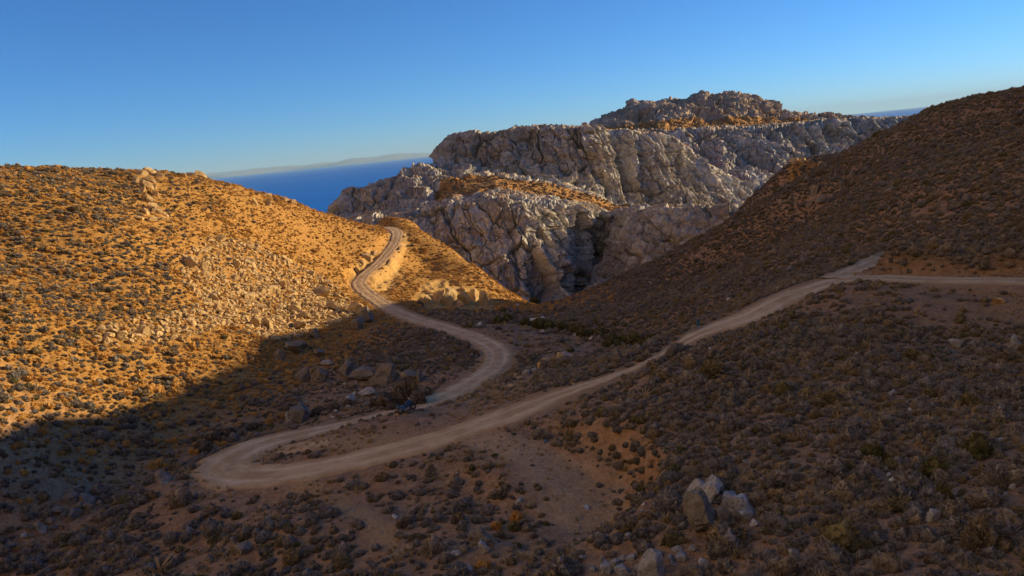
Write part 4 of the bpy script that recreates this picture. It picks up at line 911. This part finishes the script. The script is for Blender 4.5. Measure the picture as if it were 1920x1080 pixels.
plant(803, 733, 18, 12, LB[0], GREEN, 'green_bush', 'yellow-green bush at the right end of the grey thicket beside the road', 'bush', None, 3)
for i, (x, y, w_, h_, lb) in enumerate([(1845, 1005, 66, 44, 'large dark brown bush near the lower right corner'), (1640, 850, 48, 26, 'wide dark bush with a hollow under it on the right slope'), (1560, 880, 44, 24, 'dark olive bush above the flat whitish stone'), (1835, 838, 50, 32, 'large dark olive bush with a bluish stone behind it at the right'), (1870, 900, 44, 34, 'dark olive bush beside two bluish stones near the right edge'), (1755, 880, 46, 24, 'wide olive bush right of the flat whitish stone'), (1470, 895, 54, 30, 'broad dark olive bush up the slope from the foreground outcrop'), (1765, 930, 34, 30, 'round dark green bush above the grooved boulder'), (1365, 1010, 70, 34, 'wide dark bush directly below the foreground outcrop')]):
    plant(x, y, w_, h_, LB[i % 3], GREEN if i % 2 else bmx.m, 'olive_bush', lb, 'bush', None, i)
for i, (x, y, w_, h_, lb) in enumerate([(970, 967, 28, 14, 'ochre grass patch beside the long pale stone'), (930, 985, 24, 12, 'ochre grass patch above the boulder cluster'), (905, 1062, 30, 14, 'ochre grass patch at the bottom edge below the boulder cluster'), (1385, 960, 10, 6, 'small ochre tuft growing in the foreground outcrop')]):
    plant(x, y, w_, h_, LB[i % 3], OCHRE, 'ochre_grass', lb, 'grass patch', None, i)

# bare tree above the ascending road
def tube(V, Fc, a_, b_, ra, rb, n_=5):
    a_, b_ = np.array(a_, float), np.array(b_, float); d = b_ - a_; d /= np.linalg.norm(d) + 1e-9
    x_ = np.cross(d, [0.3, 0.9, 0.2]); x_ /= np.linalg.norm(x_); y_ = np.cross(d, x_); j = len(V)
    for p_, r_ in ((a_, ra), (b_, rb)):
        for k in range(n_):
            t = 6.2832 * k / n_; V.append(tuple(p_ + (x_ * math.cos(t) + y_ * math.sin(t)) * r_))
    for k in range(n_): Fc.append((j + k, j + (k + 1) % n_, j + n_ + (k + 1) % n_, j + n_ + k))
bark = Mat('grey_bark', 0.9, 0.1); bark.color(bark.ramp(bark.noise(9, 4), [(0.3, (0.06, 0.055, 0.05)), (0.7, (0.16, 0.145, 0.13))]))
base_p = hit(1300, 592); t0 = bpy.data.objects.new('bare_tree', None); COL.objects.link(t0); t0.location = base_p
tag(t0, 'small leafless grey tree on the slope above the blue post', 'tree')
V, Fc = [], []; tube(V, Fc, (0, 0, -.1), (.06, 0, .7), .09, .065); tube(V, Fc, (.06, 0, .7), (.02, .05, 1.2), .065, .045); mesh_obj('trunk', V, Fc, bark.m, t0)
rb_ = random.Random(3); V, Fc = [], []
def branch(p_, d_, L, r_, dep):
    q = p_ + d_ * L; tube(V, Fc, p_, q, r_, r_ * .6, 4)
    if dep:
        for _ in range(3):
            nd = d_ + np.array([rb_.uniform(-.8, .8), rb_.uniform(-.8, .8), rb_.uniform(-.2, .6)]); nd /= np.linalg.norm(nd)
            branch(q, nd, L * rb_.uniform(.6, .8), r_ * .6, dep - 1)
for k in range(5):
    t = k * 1.26; branch(np.array([.03, .03, .7 + .12 * k]), np.array([math.cos(t) * .7, math.sin(t) * .7, .7]), .55, .04, 3)
mesh_obj('crown', V, Fc, bark.m, t0)

# ------------------------------------------------------------------ small man-made things
def box(V, Fc, c_, s_, rz=0.0):
    j = len(V); ca, sa = math.cos(rz), math.sin(rz)
    for z in (-1, 1):
        for y in (-1, 1):
            for x in (-1, 1):
                dx, dy = x * s_[0] / 2, y * s_[1] / 2; V.append((c_[0] + dx * ca - dy * sa, c_[1] + dx * sa + dy * ca, c_[2] + z * s_[2] / 2))
    Fc += [tuple(j + k for k in f) for f in ((0, 2, 3, 1), (4, 5, 7, 6), (0, 1, 5, 4), (2, 6, 7, 3), (0, 4, 6, 2), (1, 3, 7, 5))]
def paint(name, c_, rough=0.5):
    m = Mat(name, rough, 0.4); m.color(m.mix(m.ramp(m.noise(14, 4), [(0.4, 0.0), (0.75, 0.5)]), c_, tuple(x * 0.5 + 0.05 for x in c_))); return m.m
BLUE = paint('faded_blue_paint', (0.06, 0.14, 0.24)); BLACK = paint('black_rubber', (0.018, 0.018, 0.02), 0.7); STEEL = paint('dull_steel', (0.35, 0.35, 0.36), 0.4); DBLUE = paint('dark_blue_paint', (0.025, 0.060, 0.13), 0.35); CLEAR = paint('pale_plastic', (0.55, 0.57, 0.6), 0.35)
pp = hit(1310, 618); t1 = bpy.data.objects.new('marker_post', None); COL.objects.link(t1); t1.location = pp
tag(t1, 'short faded blue post standing beside the ascending dirt road', 'post')
for sx_ in (-.13, .13):
    V, Fc = [], []; box(V, Fc, (sx_, 0, .52), (.11, .09, 1.2 + (.06 if sx_ > 0 else 0))); mesh_obj('upright', V, Fc, BLUE, t1, False)
V, Fc = [], []; box(V, Fc, (0, .056, .62), (.30, .02, .85)); mesh_obj('back_plate', V, Fc, DBLUE, t1, False)
V, Fc = [], []; box(V, Fc, (0, -.06, .30), (.34, .03, .08)); mesh_obj('crossbar', V, Fc, STEEL, t1, False)

# blue motorbike leaning at the roadside
j = int(np.argmin(np.linalg.norm(road[:, :2] - P(752, 766, 78.3)[:2], axis=1)))
tgt = road[j + 6, :2] - road[j - 6, :2]; ang = math.atan2(tgt[1], tgt[0])
mb = bpy.data.objects.new('motorbike', None); COL.objects.link(mb)
mp_ = hit(764, 772); mb.location = (mp_[0], mp_[1], mp_[2] - 0.02); mb.rotation_euler = (-0.10, 0, ang)
tag(mb, 'dark blue motorbike parked at the edge of the lower road by the thicket', 'motorbike')
def ring(R, r_, nu=26, nv=8, wide=1.0):
    V, Fc = [], []
    for a_ in range(nu):
        t = 6.2832 * a_ / nu
        for b_ in range(nv):
            s_ = 6.2832 * b_ / nv; q = R + r_ * math.cos(s_); V.append((q * math.cos(t), r_ * wide * math.sin(s_), q * math.sin(t)))
    for a_ in range(nu):
        for b_ in range(nv): Fc.append((a_ * nv + b_, ((a_ + 1) % nu) * nv + b_, ((a_ + 1) % nu) * nv + (b_ + 1) % nv, a_ * nv + (b_ + 1) % nv))
    return V, Fc
for wx in (-.68, .70):
    V, Fc = ring(.26, .085); ww = mesh_obj('wheel', V, Fc, BLACK, mb); ww.location = (wx, 0, .33)
    V, Fc = ring(.20, .02); 
    for k in range(6):
        t = k * 1.047; tube(V, Fc, (0, 0, 0), (.2 * math.cos(t), 0, .2 * math.sin(t)), .014, .014, 4)
    tube(V, Fc, (0, -.07, 0), (0, .07, 0), .05, .05, 8); mesh_obj('rim', V, Fc, STEEL, ww)
def loft(secs, n_=12):
    V, Fc = [], []
    for (x, z, ry, rz_) in secs:
        for k in range(n_): t = 6.2832 * k / n_; V.append((x, ry * math.cos(t), z + rz_ * math.sin(t)))
    for i in range(len(secs) - 1):
        for k in range(n_): Fc.append((i * n_ + k, i * n_ + (k + 1) % n_, (i + 1) * n_ + (k + 1) % n_, (i + 1) * n_ + k))
    Fc.append(tuple(range(n_))[::-1]); Fc.append(tuple((len(secs) - 1) * n_ + k for k in range(n_))); return V, Fc
V, Fc = loft([(-.12, .80, .06, .05), (0, .84, .15, .12), (.18, .88, .17, .15), (.36, .90, .12, .11), (.44, .90, .05, .05)]); mesh_obj('fuel_tank', V, Fc, DBLUE, mb)
V, Fc = loft([(-.80, .90, .05, .03), (-.62, .86, .12, .06), (-.35, .80, .14, .06), (-.10, .78, .11, .05)]); mesh_obj('seat', V, Fc, BLACK, mb)
V, Fc = loft([(-.20, .45, .08, .10), (-.05, .45, .16, .17), (.18, .45, .17, .18), (.32, .47, .10, .12)]); mesh_obj('engine', V, Fc, STEEL, mb)
V, Fc = [], []
for s_ in (-.07, .07):
    tube(V, Fc, (.70, s_ * 1.2, .33), (.46, s_, .98), .026, .026, 6); tube(V, Fc, (-.68, s_ * 1.2, .33), (-.15, s_, .45), .025, .03, 6); tube(V, Fc, (-.62, s_, .82), (-.30, s_, .45), .02, .02, 6)
tube(V, Fc, (.44, 0, .92), (.26, 0, .42), .035, .035, 6); tube(V, Fc, (.44, 0, .90), (-.7, 0, .82), .03, .025, 6); mesh_obj('frame', V, Fc, BLACK, mb)
V, Fc = [], []; tube(V, Fc, (.42, -.38, 1.06), (.46, -.12, 1.02), .018, .018, 6); tube(V, Fc, (.46, -.12, 1.02), (.46, .12, 1.02), .018, .018, 6); tube(V, Fc, (.46, .12, 1.02), (.42, .38, 1.06), .018, .018, 6); mesh_obj('handlebar', V, Fc, BLACK, mb)
V, Fc = loft([(-.30, .62, .10, .16), (-.05, .60, .19, .24), (.25, .66, .20, .26), (.48, .82, .16, .20), (.58, .92, .08, .10)]); mesh_obj('fairing', V, Fc, DBLUE, mb)
for s_ in (-.27, .27):
    V, Fc = [], []; box(V, Fc, (-.62, s_, .62), (.46, .20, .34)); mesh_obj('pannier', V, Fc, BLUE, mb, False)
V, Fc = loft([(.56, .92, .05, .05), (.60, .93, .09, .09), (.65, .93, .09, .09)]); mesh_obj('headlight', V, Fc, STEEL, mb)
V, Fc = loft([(.46, 1.02, .14, .02), (.40, 1.14, .16, .02), (.36, 1.24, .12, .015)]); mesh_obj('windscreen', V, Fc, CLEAR, mb)
V, Fc = loft([(-.98, .62, .06, .015), (-.85, .70, .09, .02), (-.62, .74, .10, .02)]); mesh_obj('rear_mudguard', V, Fc, DBLUE, mb)
V, Fc = loft([(.50, .68, .07, .015), (.70, .70, .08, .015), (.92, .62, .06, .015)]); mesh_obj('front_mudguard', V, Fc, DBLUE, mb)
V, Fc = [], []; tube(V, Fc, (.1, -.14, .30), (-.75, -.17, .38), .035, .05, 8); mesh_obj('exhaust', V, Fc, STEEL, mb)
V, Fc = [], []; tube(V, Fc, (-.05, .10, .28), (-.15, .30, .0), .015, .015, 5); mesh_obj('kickstand', V, Fc, STEEL, mb)

def scrap(px, py, wpx, mat, label, seed):
    p = hit(px, py); k = np.linalg.norm(p) / F; n_ = 9; V, Fc = [], []
    rg = np.random.default_rng(seed)
    for a_ in range(n_):
        for b_ in range(6):
            x, y = (a_ / (n_ - 1) - .5), (b_ / 5 - .5)
            z = 0.16 * math.sin(x * 7 + seed) + 0.12 * math.sin(y * 9 + 2 * seed) + rg.uniform(-.05, .05) + .22
            V.append((x * wpx * k, y * wpx * k * .6, z * wpx * k * .8))
    for a_ in range(n_ - 1):
        for b_ in range(5): q = a_ * 6 + b_; Fc.append((q, q + 1, q + 7, q + 6))
    o = mesh_obj('plastic_scrap', V, Fc, mat); o.location = p; o.rotation_euler = (0, 0, seed)
    sd2 = o.modifiers.new('thickness', 'SOLIDIFY'); sd2.thickness = 0.02
    return tag(o, label, 'litter')
scrap(1025, 828, 11, BLUE, 'crumpled blue plastic scrap on the bare pad by the road', 1)
scrap(1098, 953, 15, CLEAR, 'crumpled whitish plastic scrap in the middle of the bare pad', 2)

# members of a small group that look alike are told apart by their order in the picture
ORD = ['leftmost', 'second', 'third', 'fourth', 'fifth', 'sixth', 'seventh', 'eighth', 'ninth', 'tenth', 'eleventh', 'twelfth', 'thirteenth', 'fourteenth', 'fifteenth', 'sixteenth', 'seventeenth', 'eighteenth', 'nineteenth', 'twentieth']
same = {}
for o in SC.objects:
    if o.parent is None and o.get('label') and o.get('category') and not o.get('kind'): same.setdefault(o['label'], []).append(o)
for lb, os_ in same.items():
    if 1 < len(os_) <= len(ORD):
        os_.sort(key=lambda o: float(project(np.array(o.location))[0]))
        for i, o in enumerate(os_):
            o['label'] = f"{ORD[i]} {'' if i == 0 else 'from left, '}{lb}" if i else f"leftmost {lb}"
